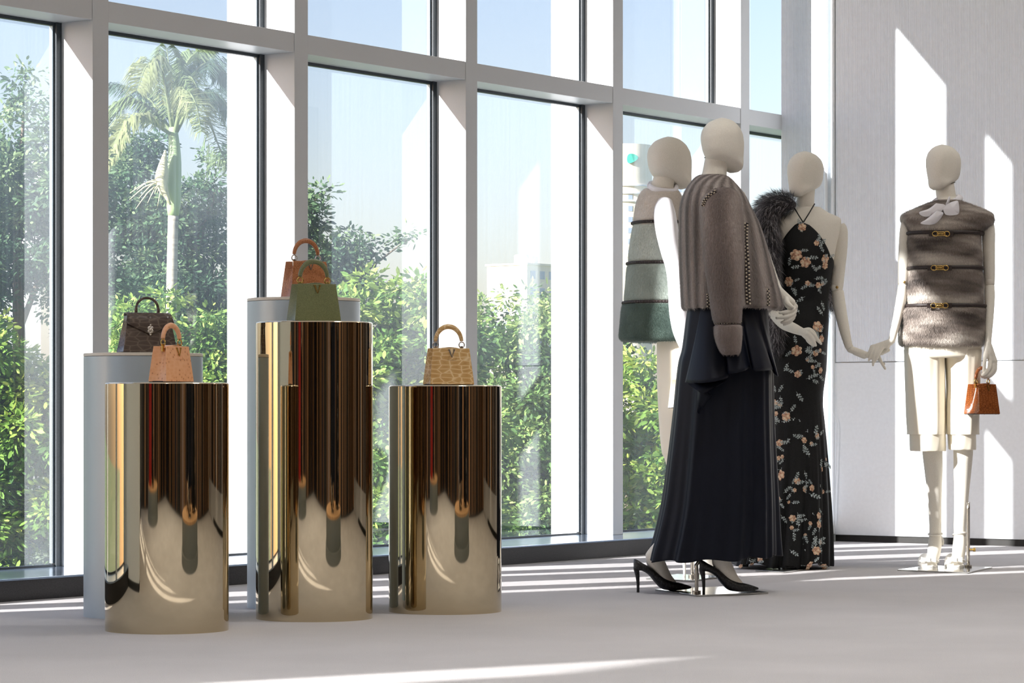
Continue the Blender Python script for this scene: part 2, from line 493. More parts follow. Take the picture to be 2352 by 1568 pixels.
def plinth(x, y_base, r, h, gold, label):
    c = floor_at(x, y_base)
    t = thing('display_plinth', label, 'plinth', c, 0, 'round display plinths')
    if gold:
        add('drum', lathe([(r - 0.02, 0.0), (r, 0.0), (r, h - 0.004)], 160, c), m_gold, t, angle=40)
        add('top_plate', lathe([(r, h - 0.004), (r - 0.0015, h - 0.0012), (r - 0.004, h), (0.001, h)], 160, c), m_gold_edge, t, angle=40)
    else:
        add('drum', lathe([(r - 0.02, 0.0), (r, 0.0), (r, h - 0.012)], 160, c), m_silver, t, angle=40)
        add('cap', lathe([(r - 0.012, h - 0.0105), (r + 0.0005, h - 0.0105), (r + 0.0005, h - 0.001), (r - 0.002, h), (0.001, h)], 160, c), m_cap, t, angle=40)
    return c, h
PL_A = plinth(329, 1413, 0.2056, 0.909, False, 'satin silver round plinth under the dark brown handbag')
PL_B = plinth(383.5, 1446, 0.1997, 0.80, True, 'mirror gold round plinth nearest the camera, under the spotted peach handbag')
PL_C = plinth(697.5, 1393, 0.2046, 1.117, False, 'tall satin silver round plinth under the copper handbag')
PL_D = plinth(722, 1419, 0.2, 1.013, True, 'tallest mirror gold round plinth, under the olive green handbag')
PL_E = plinth(1022.5, 1403, 0.2, 0.80, True, 'mirror gold round plinth under the tan crocodile handbag')
# ================================================================== outside: trees, palm, buildings
def leaf_mat(name, trans=0.35):
    m = bpy.data.materials.new(name); m.use_nodes = True
    t = m.node_tree; b = t.nodes['Principled BSDF']; o = t.nodes['Material Output']
    at = t.nodes.new('ShaderNodeAttribute'); at.attribute_name = 'dye'
    tr = t.nodes.new('ShaderNodeBsdfTranslucent'); mx = t.nodes.new('ShaderNodeMixShader'); mx.inputs[0].default_value = trans
    b.inputs['Roughness'].default_value = 0.6; b.inputs['Specular IOR Level'].default_value = 0.25
    t.links.new(at.outputs['Color'], b.inputs['Base Color']); t.links.new(at.outputs['Color'], tr.inputs[0])
    t.links.new(b.outputs[0], mx.inputs[1]); t.links.new(tr.outputs[0], mx.inputs[2]); t.links.new(mx.outputs[0], o.inputs[0])
    return m
m_leaf = leaf_mat('tree_leaf')
m_bark = plain('tree_bark', srgb(120, 108, 92), 0.9, nscale=6, amount=0.3)
m_ground = plain('park_ground', srgb(96, 112, 70), 0.95, nscale=0.4, amount=0.3)
struct('ground', vf=(np.array([(-400, 14.5, -7.0), (500, 14.5, -7.0), (500, 1500, -7.0), (-400, 1500, -7.0)], float), [(0, 1, 2, 3)]), mat=m_ground)

def unit(v): return v / (np.linalg.norm(v, axis=-1, keepdims=True) + 1e-9)

def leaves(centers, radii, count, size, greens, g):
    """count leaves scattered in twigs over ellipsoid blobs -> V, F, colours"""
    vol = np.array([r[0] * r[2] for r in radii])
    # every blob carries smaller clumps; leaves sit on the clumps, densest on top, with gaps between
    cc, cr, cd = [], [], []
    for c, r, v in zip(centers, radii, vol):
        for q in range(int(np.clip(20 * v / vol.mean(), 9, 34))):
            d = unit(g.normal(size=3)); cc.append(c + d * np.array(r) * g.uniform(0.45, 1.06)); cr.append(min(r) * g.uniform(0.20, 0.42)); cd.append(d)
    cc, cr, cd = np.array(cc), np.array(cr), np.array(cd)
    per = 9
    nt_ = count // per
    prob = cr ** 2; prob /= prob.sum()
    bi = g.choice(len(cc), nt_, p=prob)
    d = unit(g.normal(size=(nt_, 3)) + np.array([0, 0, 0.35]))
    tw = cc[bi] + d * (cr[bi] * g.uniform(0.35, 1.08, nt_))[:, None] * np.array([1.25, 1.25, 0.7])
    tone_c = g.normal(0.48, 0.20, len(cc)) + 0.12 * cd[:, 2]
    tone = np.clip(tone_c[bi] + 0.16 * d[:, 2] + g.normal(0, 0.08, nt_), 0, 1)  # leaf tone painted lighter towards clump tops, as if lit from above
    idx = np.repeat(np.arange(nt_), per)
    ax = unit(g.normal(size=(nt_ * per, 3)) * np.array([1, 1, 0.55]) + d[idx] * 0.8 + np.array([0, 0, -0.25]))
    pos = tw[idx] + ax * (size * g.uniform(0.4, 2.1, nt_ * per))[:, None]
    nrm = unit(g.normal(size=(nt_ * per, 3)) * 0.75 + np.array([0, 0, 0.9]) + d[idx] * 0.5)
    side = unit(np.cross(ax, nrm)); nrm = np.cross(side, ax)
    L = (size * g.uniform(0.7, 1.4, nt_ * per))[:, None]; W = L * 0.24
    base, tip = pos, pos + ax * L - nrm * L * 0.18
    mid = pos + ax * L * 0.45
    q1 = pos + ax * L * 0.24 - nrm * 0.02 * L; q2 = pos + ax * L * 0.66 - nrm * 0.10 * L
    V = np.stack([base, q1 + side * W * .8, q2 + side * W * .85, tip, q2 - side * W * .85, q1 - side * W * .8], 1).reshape(-1, 3)
    k = np.arange(len(pos)) * 6
    F = np.concatenate([np.stack([k, k + 1, k + 2, k + 3], 1), np.stack([k, k + 3, k + 4, k + 5], 1)])
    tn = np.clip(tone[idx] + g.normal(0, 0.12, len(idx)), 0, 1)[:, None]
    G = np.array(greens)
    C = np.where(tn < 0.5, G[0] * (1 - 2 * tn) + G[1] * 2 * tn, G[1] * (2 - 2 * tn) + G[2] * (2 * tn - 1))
    return V, F, np.repeat(C, 6, 0)

def fast_mesh(name, V, F, mat, parent, C=None, kind=None, loc=None, normals=None):
    me = bpy.data.meshes.new(name)
    V = np.asarray(V, np.float32); F = np.asarray(F, np.int32)
    loc = V.mean(0) if loc is None else np.asarray(loc, np.float32)
    me.vertices.add(len(V)); me.vertices.foreach_set('co', (V - loc).astype(np.float32).ravel())
    k = F.shape[1]
    me.loops.add(F.size); me.loops.foreach_set('vertex_index', F.ravel())
    me.polygons.add(len(F)); me.polygons.foreach_set('loop_start', np.arange(0, F.size, k, dtype=np.int32))
    me.update(calc_edges=True)
    me.materials.append(mat.m if isinstance(mat, Mat) else mat)
    if normals is not None:
        me.shade_smooth()
        me.normals_split_custom_set_from_vertices(np.asarray(normals, float).tolist())
    o = bpy.data.objects.new(name, me); COL.objects.link(o)
    if parent is not None:
        o.parent = parent; o.location = loc - wloc(parent)
    else: o.location = loc
    if C is not None: vcol(o, C)
    if kind: o['kind'] = kind
    return o

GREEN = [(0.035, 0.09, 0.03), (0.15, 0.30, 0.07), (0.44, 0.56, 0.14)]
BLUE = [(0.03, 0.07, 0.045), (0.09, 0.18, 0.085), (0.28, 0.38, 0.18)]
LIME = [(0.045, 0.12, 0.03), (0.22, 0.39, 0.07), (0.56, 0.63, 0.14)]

def tree(label, Z, blobs, trunks, count, size, greens, seed, name='leafy_tree'):
    g = np.random.default_rng(seed)
    base = px(trunks[0][0][0], HOR, Z); base[2] = -7.0
    t = thing(name, label, 'tree', base, 0, 'trees outside the windows')
    m = Z / F_PX
    cs = [px(x, y, Z + g.uniform(-1, 1) * rx * m * 0.35) for x, y, rx, ry in blobs]
    rs = [(rx * m, (rx + ry) * 0.5 * m, ry * m) for x, y, rx, ry in blobs]
    V, F, C = leaves(cs, rs, count, size, greens, g)
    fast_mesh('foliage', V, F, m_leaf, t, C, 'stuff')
    parts = []
    for tr in trunks:
        P = spline([px(x, y, Z) for x, y, w in tr], 14); w = spline([[w_ * m * 0.5] for x, y, w_ in tr], 14)[:, 0]
        if tr is trunks[0]:
            P = np.vstack([[P[0][0], P[0][1], -7.05], P]); w = np.concatenate([[w[0] * 1.3], w])
        parts.append(tube(P, w, 8))
    add('trunk', parts[0], m_bark, t)
    for p in parts[1:]: add('branch', p, m_bark, t)
    return t

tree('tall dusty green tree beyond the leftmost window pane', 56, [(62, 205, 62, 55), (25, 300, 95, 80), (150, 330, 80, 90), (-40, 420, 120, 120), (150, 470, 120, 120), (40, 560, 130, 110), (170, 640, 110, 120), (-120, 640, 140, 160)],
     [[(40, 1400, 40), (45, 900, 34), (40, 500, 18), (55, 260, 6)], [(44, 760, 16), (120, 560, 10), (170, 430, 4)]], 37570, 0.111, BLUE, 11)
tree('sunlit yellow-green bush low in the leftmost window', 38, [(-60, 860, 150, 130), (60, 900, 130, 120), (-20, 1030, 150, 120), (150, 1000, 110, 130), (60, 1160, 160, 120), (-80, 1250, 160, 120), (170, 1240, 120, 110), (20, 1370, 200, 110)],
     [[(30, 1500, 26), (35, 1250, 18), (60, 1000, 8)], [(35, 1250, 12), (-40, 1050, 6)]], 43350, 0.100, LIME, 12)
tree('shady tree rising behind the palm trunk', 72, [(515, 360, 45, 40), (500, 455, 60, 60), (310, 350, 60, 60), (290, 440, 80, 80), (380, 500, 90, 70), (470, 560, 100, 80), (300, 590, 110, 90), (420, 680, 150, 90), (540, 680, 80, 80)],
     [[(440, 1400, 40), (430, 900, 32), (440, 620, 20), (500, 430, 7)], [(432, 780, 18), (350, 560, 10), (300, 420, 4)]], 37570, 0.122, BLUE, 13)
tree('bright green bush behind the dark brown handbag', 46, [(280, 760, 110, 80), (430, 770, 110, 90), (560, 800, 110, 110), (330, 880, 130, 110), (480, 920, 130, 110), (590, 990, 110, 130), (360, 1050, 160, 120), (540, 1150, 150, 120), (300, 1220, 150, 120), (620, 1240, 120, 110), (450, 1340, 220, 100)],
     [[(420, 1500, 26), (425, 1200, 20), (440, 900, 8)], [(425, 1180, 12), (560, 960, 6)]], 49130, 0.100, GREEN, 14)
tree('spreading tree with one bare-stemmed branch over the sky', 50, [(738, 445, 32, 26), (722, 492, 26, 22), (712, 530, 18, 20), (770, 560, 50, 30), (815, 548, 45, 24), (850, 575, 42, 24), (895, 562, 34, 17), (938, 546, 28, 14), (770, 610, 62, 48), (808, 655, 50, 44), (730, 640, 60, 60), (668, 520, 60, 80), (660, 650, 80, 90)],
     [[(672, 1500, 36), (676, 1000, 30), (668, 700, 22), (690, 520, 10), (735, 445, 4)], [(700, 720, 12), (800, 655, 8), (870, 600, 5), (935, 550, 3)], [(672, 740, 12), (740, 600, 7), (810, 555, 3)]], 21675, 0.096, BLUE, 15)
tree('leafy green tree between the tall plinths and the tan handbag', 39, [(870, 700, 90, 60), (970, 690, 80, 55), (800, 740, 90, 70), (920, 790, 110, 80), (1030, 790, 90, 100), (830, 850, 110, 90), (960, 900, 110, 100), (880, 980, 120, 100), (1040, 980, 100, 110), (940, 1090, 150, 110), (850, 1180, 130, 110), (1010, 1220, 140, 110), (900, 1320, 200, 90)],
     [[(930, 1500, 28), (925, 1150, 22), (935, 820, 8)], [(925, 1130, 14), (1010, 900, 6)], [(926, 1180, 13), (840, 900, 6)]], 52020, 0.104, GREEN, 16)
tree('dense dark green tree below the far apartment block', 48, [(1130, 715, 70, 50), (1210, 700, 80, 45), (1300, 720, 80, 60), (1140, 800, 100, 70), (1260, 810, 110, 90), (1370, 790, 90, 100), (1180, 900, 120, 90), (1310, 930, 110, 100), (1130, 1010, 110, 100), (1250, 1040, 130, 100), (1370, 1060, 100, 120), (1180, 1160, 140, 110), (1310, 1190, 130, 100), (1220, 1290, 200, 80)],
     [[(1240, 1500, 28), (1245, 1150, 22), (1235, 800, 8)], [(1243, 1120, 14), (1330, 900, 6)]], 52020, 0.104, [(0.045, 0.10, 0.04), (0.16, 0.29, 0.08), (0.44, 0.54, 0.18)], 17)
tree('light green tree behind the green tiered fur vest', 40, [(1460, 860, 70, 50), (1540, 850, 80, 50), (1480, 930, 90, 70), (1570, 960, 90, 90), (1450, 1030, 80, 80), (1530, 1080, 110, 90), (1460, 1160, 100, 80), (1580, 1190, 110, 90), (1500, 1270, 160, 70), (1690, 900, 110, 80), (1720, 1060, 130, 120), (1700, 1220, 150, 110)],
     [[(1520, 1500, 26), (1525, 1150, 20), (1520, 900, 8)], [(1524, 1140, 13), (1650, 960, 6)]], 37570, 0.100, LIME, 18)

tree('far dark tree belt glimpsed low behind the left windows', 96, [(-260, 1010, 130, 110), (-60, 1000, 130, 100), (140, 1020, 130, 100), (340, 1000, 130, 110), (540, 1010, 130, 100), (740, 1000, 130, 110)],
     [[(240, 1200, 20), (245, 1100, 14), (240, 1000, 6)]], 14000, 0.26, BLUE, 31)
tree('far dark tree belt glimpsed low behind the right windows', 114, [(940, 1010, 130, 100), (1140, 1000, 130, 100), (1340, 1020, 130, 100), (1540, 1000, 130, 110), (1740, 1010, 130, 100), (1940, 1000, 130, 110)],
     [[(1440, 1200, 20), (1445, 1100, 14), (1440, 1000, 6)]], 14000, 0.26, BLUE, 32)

# palm
m_frond = leaf_mat('palm_frond', 0.45)
m_palmtrunk = Mat('palm_trunk', srgb(196, 190, 176), 0.8)
m_palmtrunk.color(m_palmtrunk.ramp(m_palmtrunk.noise(2.2, 3, stretch=(0.3, 0.3, 4)), [(0.35, srgb(158, 150, 138)), (0.7, srgb(212, 206, 192))]))
m_shaft = plain('palm_crownshaft', srgb(168, 190, 140), 0.5, nscale=2, amount=0.2, stretch=(1, 1, 0.2))
PZ = 60.0; PM = PZ / F_PX
pb = px(393, HOR, PZ); pb[2] = -7
palm = thing('palm_tree', 'palm tree with pale trunk and drooping feathery fronds', 'tree', pb, 0, 'trees outside the windows')
P = spline([px(x, y, PZ) for x, y in ((391, 1500), (392, 1000), (394, 700), (398, 490))], 30); P = np.vstack([[P[0][0], P[0][1], -7.1], P])
add('trunk', tube(P, np.interp(np.arange(31), [0, 1, 20, 30], [0.17, 0.155, 0.115, 0.108]), 14), m_palmtrunk, palm)
P = spline([px(x, y, PZ) for x, y in ((398, 495), (400, 420), (401, 350), (397, 292))], 12)
add('crownshaft', tube(P, [0.115, 0.145, 0.155, 0.15, 0.148, 0.145, 0.14, 0.13, 0.12, 0.11, 0.1, 0.08], 14), m_shaft, palm)
P = spline([px(x, y, PZ - 0.25) for x, y in ((392, 470), (372, 425), (374, 385), (380, 345))], 10)
m_spathe = plain('pale_flower_stalk', srgb(222, 216, 176), 0.6, nscale=5, amount=0.12)
add('spathe', tube(P, [0.02, 0.05, 0.09, 0.12, 0.135, 0.13, 0.11, 0.08, 0.05, 0.02], 10), m_spathe, palm)
for k in range(9):
    a = px(378, 420, PZ - 0.3)
    e_ = a + np.array([rng.uniform(-.75, .15), rng.uniform(-.4, .4), rng.uniform(-.55, -.1)])
    add('flower_stalk', tube(spline([a, (a + e_) / 2 + np.array([0, 0, .12]), e_], 6), [0.02, .018, .016, .014, .01, .006], 5), m_spathe, palm)

def frond(pts, Ldroop, tone, seed, depth):
    g = np.random.default_rng(seed)
    Q = [px(x, y, PZ + d) for (x, y), d in zip(pts, depth)]
    P = spline(Q, 46); P_, T, A, B = frames(P)
    V, F = tube(P, np.linspace(0.045, 0.008, 46), 5)
    C = [np.tile(np.array([[0.30, 0.36, 0.18]]), (len(V), 1))]
    VV, FF, k = [V], [list(f) for f in F if len(f) == 4], len(V)
    for i in range(5, 46):
        up = np.array([0, 0, 1.0]); sd = np.cross(T[i], up); sd /= np.linalg.norm(sd) + 1e-6
        lf = Ldroop * PZ / 74.0 * (0.45 + 0.9 * math.sin(math.pi * min(1, (i - 3) / 44)))
        for sgn in (-1, 1):
            for rep in range(3):
                o = P[i] + T[i] * g.uniform(-.02, .05)
                d1 = sd * sgn * g.uniform(.55, 1.0) + T[i] * g.uniform(.35, .8) + up * g.uniform(-.1, .35)
                d1 /= np.linalg.norm(d1)
                p1 = o + d1 * lf * 0.5; d2 = d1 * 0.55 + np.array([0, 0, -0.8]) + g.normal(0, .1, 3); d2 /= np.linalg.norm(d2)
                p2 = p1 + d2 * lf * 0.55
                wv = np.cross(d1, up); wv = wv / (np.linalg.norm(wv) + 1e-6) * 0.015 + T[i] * 0.015
                VV.append(np.array([o - wv * .5, o + wv * .5, p1 + wv, p1 - wv, p2 + wv * .15, p2 - wv * .15]))
                FF += [[k, k + 1, k + 2, k + 3], [k + 3, k + 2, k + 4, k + 5]]; k += 6
                c = np.array(tone) * g.uniform(0.75, 1.25)
                C.append(np.tile(c, (6, 1)))
    fast_mesh('frond', np.vstack(VV), np.array(FF), m_frond, palm, np.vstack(C))
PGR, PDK, PYL = (0.24, 0.32, 0.15), (0.10, 0.17, 0.12), (0.40, 0.44, 0.22)
frond([(396, 300), (372, 165), (338, 152), (316, 205)], 0.62, PYL, 1, (0, -.6, -1, -1.4))
frond([(398, 300), (392, 190), (383, 110)], 0.62, PGR, 2, (0, .3, .6))
frond([(396, 305), (345, 232), (296, 205), (245, 196)], 0.55, PDK, 3, (0, .9, 1.4, 1.8))
frond([(396, 310), (330, 272), (285, 290), (246, 370)], 0.66, PYL, 4, (0, -.6, -.9, -1.1))
frond([(396, 305), (330, 240), (284, 245), (250, 285)], 0.60, PGR, 5, (0, .2, .3, .5))
frond([(402, 300), (432, 178), (470, 250), (500, 330), (527, 385)], 0.66, PGR, 6, (0, -.7, -1.3, -1.6, -1.8))
frond([(402, 300), (450, 165), (500, 150), (545, 205)], 0.64, PDK, 7, (0, .8, 1.3, 1.8))
frond([(404, 305), (450, 225), (510, 225), (552, 320)], 0.70, PDK, 8, (0, .4, .8, 1.0))
frond([(400, 300), (418, 180), (440, 130), (476, 118)], 0.60, PGR, 9, (0, .8, 1.2, 1.4))
frond([(402, 305), (425, 215), (448, 235), (462, 300)], 0.60, PYL, 10, (0, -1.0, -1.8, -2.2))
frond([(398, 305), (375, 225), (356, 225), (345, 280)], 0.60, PDK, 21, (0, 1.0, 1.8, 2.2))

# far buildings, painted pale to stand in for aerial haze
m_cream = plain('hazed_cream_render', srgb(232, 222, 200), 0.8, nscale=0.3, amount=0.05)
m_pale = plain('hazed_concrete', srgb(214, 216, 220), 0.8, nscale=0.2, amount=0.06)
m_wind = plain('hazed_window_glass', srgb(150, 166, 184), 0.3, nscale=0.5, amount=0.1)  # window colour lightened to imitate haze in front of it
m_teal = plain('teal_emblem', srgb(70, 190, 170), 0.5, nscale=0.5, amount=0.05)
def bld(c, w, d, h0, h1, rz):
    """box building centred at c, turned by rz; returns frame helper"""
    V, F = box(-w / 2, w / 2, -d / 2, d / 2, h0, h1)
    V = rot(V, rz) + np.array([c[0], c[1], 0]); return V, F
BZ = 520.0; bm_ = BZ / F_PX
c = px(1200, HOR, BZ); ztop = px(0, 612, BZ)[2]
ap = thing('apartment_block', 'cream apartment block with a round roof tank beyond the trees', 'building', (c[0], c[1], -7))
brz = math.radians(-38)
Wd, Dp = 9.0, 9.0
add('wall', bld(c, Wd, Dp, -7, ztop, brz), m_cream, ap, smooth=False)
add('parapet', bld(c, Wd + .5, Dp + .5, ztop, ztop + .35, brz), m_cream, ap, smooth=False)
add('roof_tank', lathe([(1.3, ztop + .35), (1.3, ztop + 1.9), (1.1, ztop + 2.1), (0.01, ztop + 2.1)], 24, (c[0] - .2, c[1], 0)), m_pale, ap)
add('roof_hut', bld((c[0] + 1.6, c[1] + .3), 1.6, 1.6, ztop + .35, ztop + 1.8, brz), m_pale, ap, smooth=False)
for fl_ in range(5):
    for q in range(3):
        for face in (0, 1):
            z1 = ztop - 1.0 - fl_ * 3.0
            u0 = -Wd / 2 + 1.0 + q * 2.7
            V, F = (box(u0, u0 + 1.4, -Dp / 2 - .06, -Dp / 2 + .1, z1 - 1.4, z1) if face == 0 else box(Wd / 2 - .1, Wd / 2 + .06, u0, u0 + 1.4, z1 - 1.4, z1))
            add('window', (rot(V, brz) + np.array([c[0], c[1], 0]), F), m_wind, ap, smooth=False)
c2 = px(1345, HOR, 560); z2 = px(0, 632, 560)[2]
ob = thing('office_block', 'plain grey block half hidden behind the second post from the wall', 'building', (c2[0], c2[1], -7))
add('wall', bld(c2, 8, 8, -7, z2, -.3), m_pale, ob, smooth=False)
add('parapet', bld(c2, 8.3, 8.3, z2, z2 + .3, -.3), m_pale, ob, smooth=False)
TZ = 600.0; tm = TZ / F_PX
c3 = px(1436, HOR, TZ); z3 = px(0, 335, TZ)[2]; zl = px(0, 428, TZ)[2]
tw_ = thing('round_tower', 'round cream tower with teal leaf emblem and square windows', 'building', (c3[0], c3[1], -7))
rT = 62 * tm
add('wall', lathe([(rT, -7), (rT, zl), (rT, z3), (0.02, z3)], 64, (c3[0], c3[1], 0)), m_cream, tw_, angle=40)
for q in range(3):
    zz = zl - q * 1.6
    add('ledge', lathe([(rT, zz - .35), (rT + .35, zz - .3), (rT + .35, zz), (rT, zz + .05)], 64, (c3[0], c3[1], 0)), m_pale, tw_, angle=40)
for r_ in range(11):
    zz = px(0, 458 + r_ * 25, TZ)[2]
    for ang in (-1.42, -1.95, -0.8):
        V, F = box(-.45, .45, -rT - .05, -rT + .3, zz - .55, zz + .55)
        add('window', (rot(V, ang + math.pi / 2) + np.array([c3[0], c3[1], 0]), F), m_wind, tw_, smooth=False)
# leaf-shaped emblem, a low relief bent on the tower
th = np.linspace(0, 2 * math.pi, 28, endpoint=False)
ec = px(1447, 369, TZ)
ev = []
for lay in (0.05, 0.45):
    for t_ in th:
        ex = ec[0] - c3[0] + 1.15 * math.cos(t_) * (1 + .25 * math.cos(t_)); ez = ec[2] + 0.95 * math.sin(t_) * (1 - .2 * math.cos(t_)) + .18 * math.cos(t_)
        ev.append((c3[0] + ex, c3[1] - math.sqrt(max(.1, rT ** 2 - ex ** 2)) - lay, ez))
n_ = len(th)
ef = [tuple(range(n_, 2 * n_))] + [(j, (j + 1) % n_, n_ + (j + 1) % n_, n_ + j) for j in range(n_)]
add('emblem', (np.array(ev), ef), m_teal, tw_, smooth=False, label='teal leaf shaped emblem')
c4 = px(1568, HOR, 640); z4 = px(0, 392, 640)[2]
hb = thing('stepped_block', 'pale stepped tower block seen between two mannequin heads', 'building', (c4[0], c4[1], -7))
add('wall', bld(c4, 8.5, 8, -7, z4 - 3.0, .25), m_pale, hb, smooth=False)
add('upper_wall', bld(c4, 6.5, 6, z4 - 3.0, z4, .25), m_pale, hb, smooth=False)
for r_ in range(6):
    V, F = box(-3.2, 3.2, -4.06, -3.9, z4 - 5 - r_ * 3.2, z4 - 3.9 - r_ * 3.2)
    add('window', (rot(V, .25) + np.array([c4[0], c4[1], 0]), F), m_wind, hb, smooth=False)
c5 = px(30, HOR, 200); z5 = px(0, 385, 200)[2]
vl = thing('white_villa', 'small white building glimpsed through the leftmost tree', 'building', (c5[0], c5[1], -7))
add('wall', bld(c5, 3.6, 4, -7, z5, .2), m_pale, vl, smooth=False)
add('roof', bld(c5, 4.0, 4.4, z5, z5 + .3, .2), m_pale, vl, smooth=False)
for q in range(3):
    V, F = box(-1.4 + q, -.9 + q, -2.05, -1.9, z5 - 2.6, z5 - 1.2)
    add('window', (rot(V, .2) + np.array([c5[0], c5[1], 0]), F), m_wind, vl, smooth=False)
# ================================================================== mannequin toolkit
m_skin = Mat('mannequin_linen', srgb(214, 200, 180), 0.62, spec=0.25)
m_skin.color(m_skin.ramp(m_skin.noise(700, 2), [(0.35, srgb(222, 217, 205)), (0.65, srgb(240, 236, 226))]))
m_skin.bump(m_skin.noise(1500, 1), 0.08, 0.0006)
m_seam = plain('joint_gap', srgb(96, 84, 68), 0.8, nscale=90)
m_brass = plain('brass_screw', srgb(196, 160, 96), 0.3, 0.9, nscale=60)
m_steel = plain('brushed_nickel', srgb(196, 190, 180), 0.22, 0.95, nscale=80, amount=0.06)
m_plate = plain('mirror_base_plate', srgb(176, 176, 172), 0.10, 0.9, nscale=10, amount=0.05)

def attr_mat(name, rough=0.6, sheen=0.0, trans=0.0, spec=0.3):
    m = bpy.data.materials.new(name); m.use_nodes = True
    t = m.node_tree; b = t.nodes['Principled BSDF']; o = t.nodes['Material Output']
    at = t.nodes.new('ShaderNodeAttribute'); at.attribute_name = 'dye'
    nz = t.nodes.new('ShaderNodeTexNoise'); nz.inputs['Scale'].default_value = 120
    hs = t.nodes.new('ShaderNodeHueSaturation'); mr = t.nodes.new('ShaderNodeMapRange')
    mr.inputs['To Min'].default_value = 0.88; mr.inputs['To Max'].default_value = 1.12
    tc = t.nodes.new('ShaderNodeTexCoord'); t.links.new(tc.outputs['Object'], nz.inputs['Vector'])
    t.links.new(nz.outputs['Fac'], mr.inputs[0]); t.links.new(mr.outputs[0], hs.inputs['Value']); t.links.new(at.outputs['Color'], hs.inputs['Color'])
    t.links.new(hs.outputs[0], b.inputs['Base Color'])
    b.inputs['Roughness'].default_value = rough; b.inputs['Sheen Weight'].default_value = sheen; b.inputs['Specular IOR Level'].default_value = spec
    if trans > 0:
        tr = t.nodes.new('ShaderNodeBsdfTranslucent'); mx = t.nodes.new('ShaderNodeMixShader'); mx.inputs[0].default_value = trans
        t.links.new(hs.outputs[0], tr.inputs[0]); t.links.new(b.outputs[0], mx.inputs[1]); t.links.new(tr.outputs[0], mx.inputs[2]); t.links.new(mx.outputs[0], o.inputs[0])
    return m
m_fur = attr_mat('fur_hair', 0.5, 0.25, 0.18)
m_hide = attr_mat('fur_underwool', 0.8, 0.1)

class Body:
    """one mannequin standing Z metres from the camera; shapes are laid out from its measured outline, with depths d in metres"""
    def __init__(self, Z, label, base):
        self.Z = Z; self.m = Z / F_PX
        self.t = thing('mannequin', label, 'mannequin', base, 0, 'standing mannequins')
    def p(self, x, y, d=0.0): return px(x, y, self.Z + d)
    def rows(self, rows, n=48, m=None, power=1.0, fn=None):
        """closed rings from rows (y, x_left, x_right, half_depth, d): returns k, n, points (k, n, 3)"""
        Rw = np.array([list(r) + [0.0] * (5 - len(r)) for r in rows], float)
        S = spline(Rw, m) if m else Rw
        th = np.arange(n) * 2 * math.pi / n
        c, s_ = np.cos(th), np.sin(th)
        cx_ = np.sign(c) * np.abs(c) ** power; sy_ = np.sign(s_) * np.abs(s_) ** power
        G = np.zeros((len(S), n, 3))
        for i, (y, xl, xr, hd, d) in enumerate(S):
            xc, hw = (xl + xr) / 2, (xr - xl) / 2
            for j in range(n):
                f_ = fn(i / (len(S) - 1), th[j], y) if fn else 1.0
                dy = 0.0
                if isinstance(f_, tuple): f_, dy = f_
                q = self.p(xc + hw * cx_[j] * f_, y + dy, d)
                q[1] += hd * sy_[j] * f_
                G[i, j] = q
        return G
    def shell(self, name, G, mat, parent=None, caps=(True, True), **kw):
        k, n = G.shape[:2]
        V = G.reshape(-1, 3); F = grid_faces(k, n)
        if caps[0]: F = F + [tuple(range(n))]
        if caps[1]: F = F + [tuple((k - 1) * n + j for j in range(n))]
        return add(name, (V, F), mat, parent or self.t, **kw)
    def limb(self, name, pts, mat=None, n=20, m=24, parent=None, **kw):
        """tapered limb through (x, y, d, radius_px)"""
        P = spline([self.p(x, y, d) for x, y, d, r in pts], m); r = spline([[r * self.m] for x, y, d, r in pts], m)[:, 0]
        return add(name, tube(P, r, n), mat or m_skin, parent or self.t, **kw)
    def line(self, pts, m=20): return spline([self.p(*q) for q in pts], m)

# ---- head: egg with planed cheeks and a cut under the jaw (front = +y)
def head_mesh():
    fr = np.array([(0.0, .072), (.010, .088), (.035, .0955), (.08, .097), (.115, .098), (.15, .091), (.18, .073), (.2, .05), (.211, .025), (.214, .005)])
    bk = np.array([(0.0, .052), (.010, .034), (.022, .006), (.034, -.034), (.043, -.064), (.056, -.084), (.085, -.096), (.13, -.099), (.165, -.09), (.195, -.062), (.208, -.03), (.214, -.005)])
    wd = np.array([(0.0, .020), (.010, .038), (.032, .054), (.07, .0665), (.11, .0735), (.145, .0755), (.175, .066), (.198, .044), (.209, .023), (.214, .004)])
    zs = np.concatenate([np.linspace(0, .08, 18), np.linspace(.085, .19, 20), np.linspace(.194, .214, 8)])
    n = 56; G = []
    for z in zs:
        f, b, w = (np.interp(z, a[:, 0], a[:, 1]) for a in (fr, bk, wd))
        yc, L = (f + b) / 2, (f - b) / 2
        if z > 0.06: yc2 = yc
        row = []
        k = np.clip((z - .015) / .04, 0, 1) * np.clip((.192 - z) / .05, 0, 1)
        for j in range(n):
            a = 2 * math.pi * j / n
            x = w * math.copysign(abs(math.sin(a)) ** .92, math.sin(a)); y = yc + L * math.copysign(abs(math.cos(a)) ** .92, math.cos(a))
            y0, y1, x1 = yc + .12 * L, f + .004, .50 * w      # cheek plane from (w, y0) to (x1, y1)
            if y > y0:
                lim = w * .985 + (x1 - w * .985) * (y - y0) / (y1 - y0)
                if abs(x) > lim: x = math.copysign(abs(x) * (1 - k) + lim * k, x)
            row.append((x, y, z))
        G.append(row)
    G = np.array(G); V = G.reshape(-1, 3)
    for _ in range(2):                                            # relax vertically a little
        H = V.reshape(len(zs), n, 3); H[1:-1] = .5 * H[1:-1] + .25 * (H[:-2] + H[2:])
    return V, grid_faces(len(zs), n) + [tuple(range(n)), tuple((len(zs) - 1) * n + j for j in range(n))]
HEAD = head_mesh()
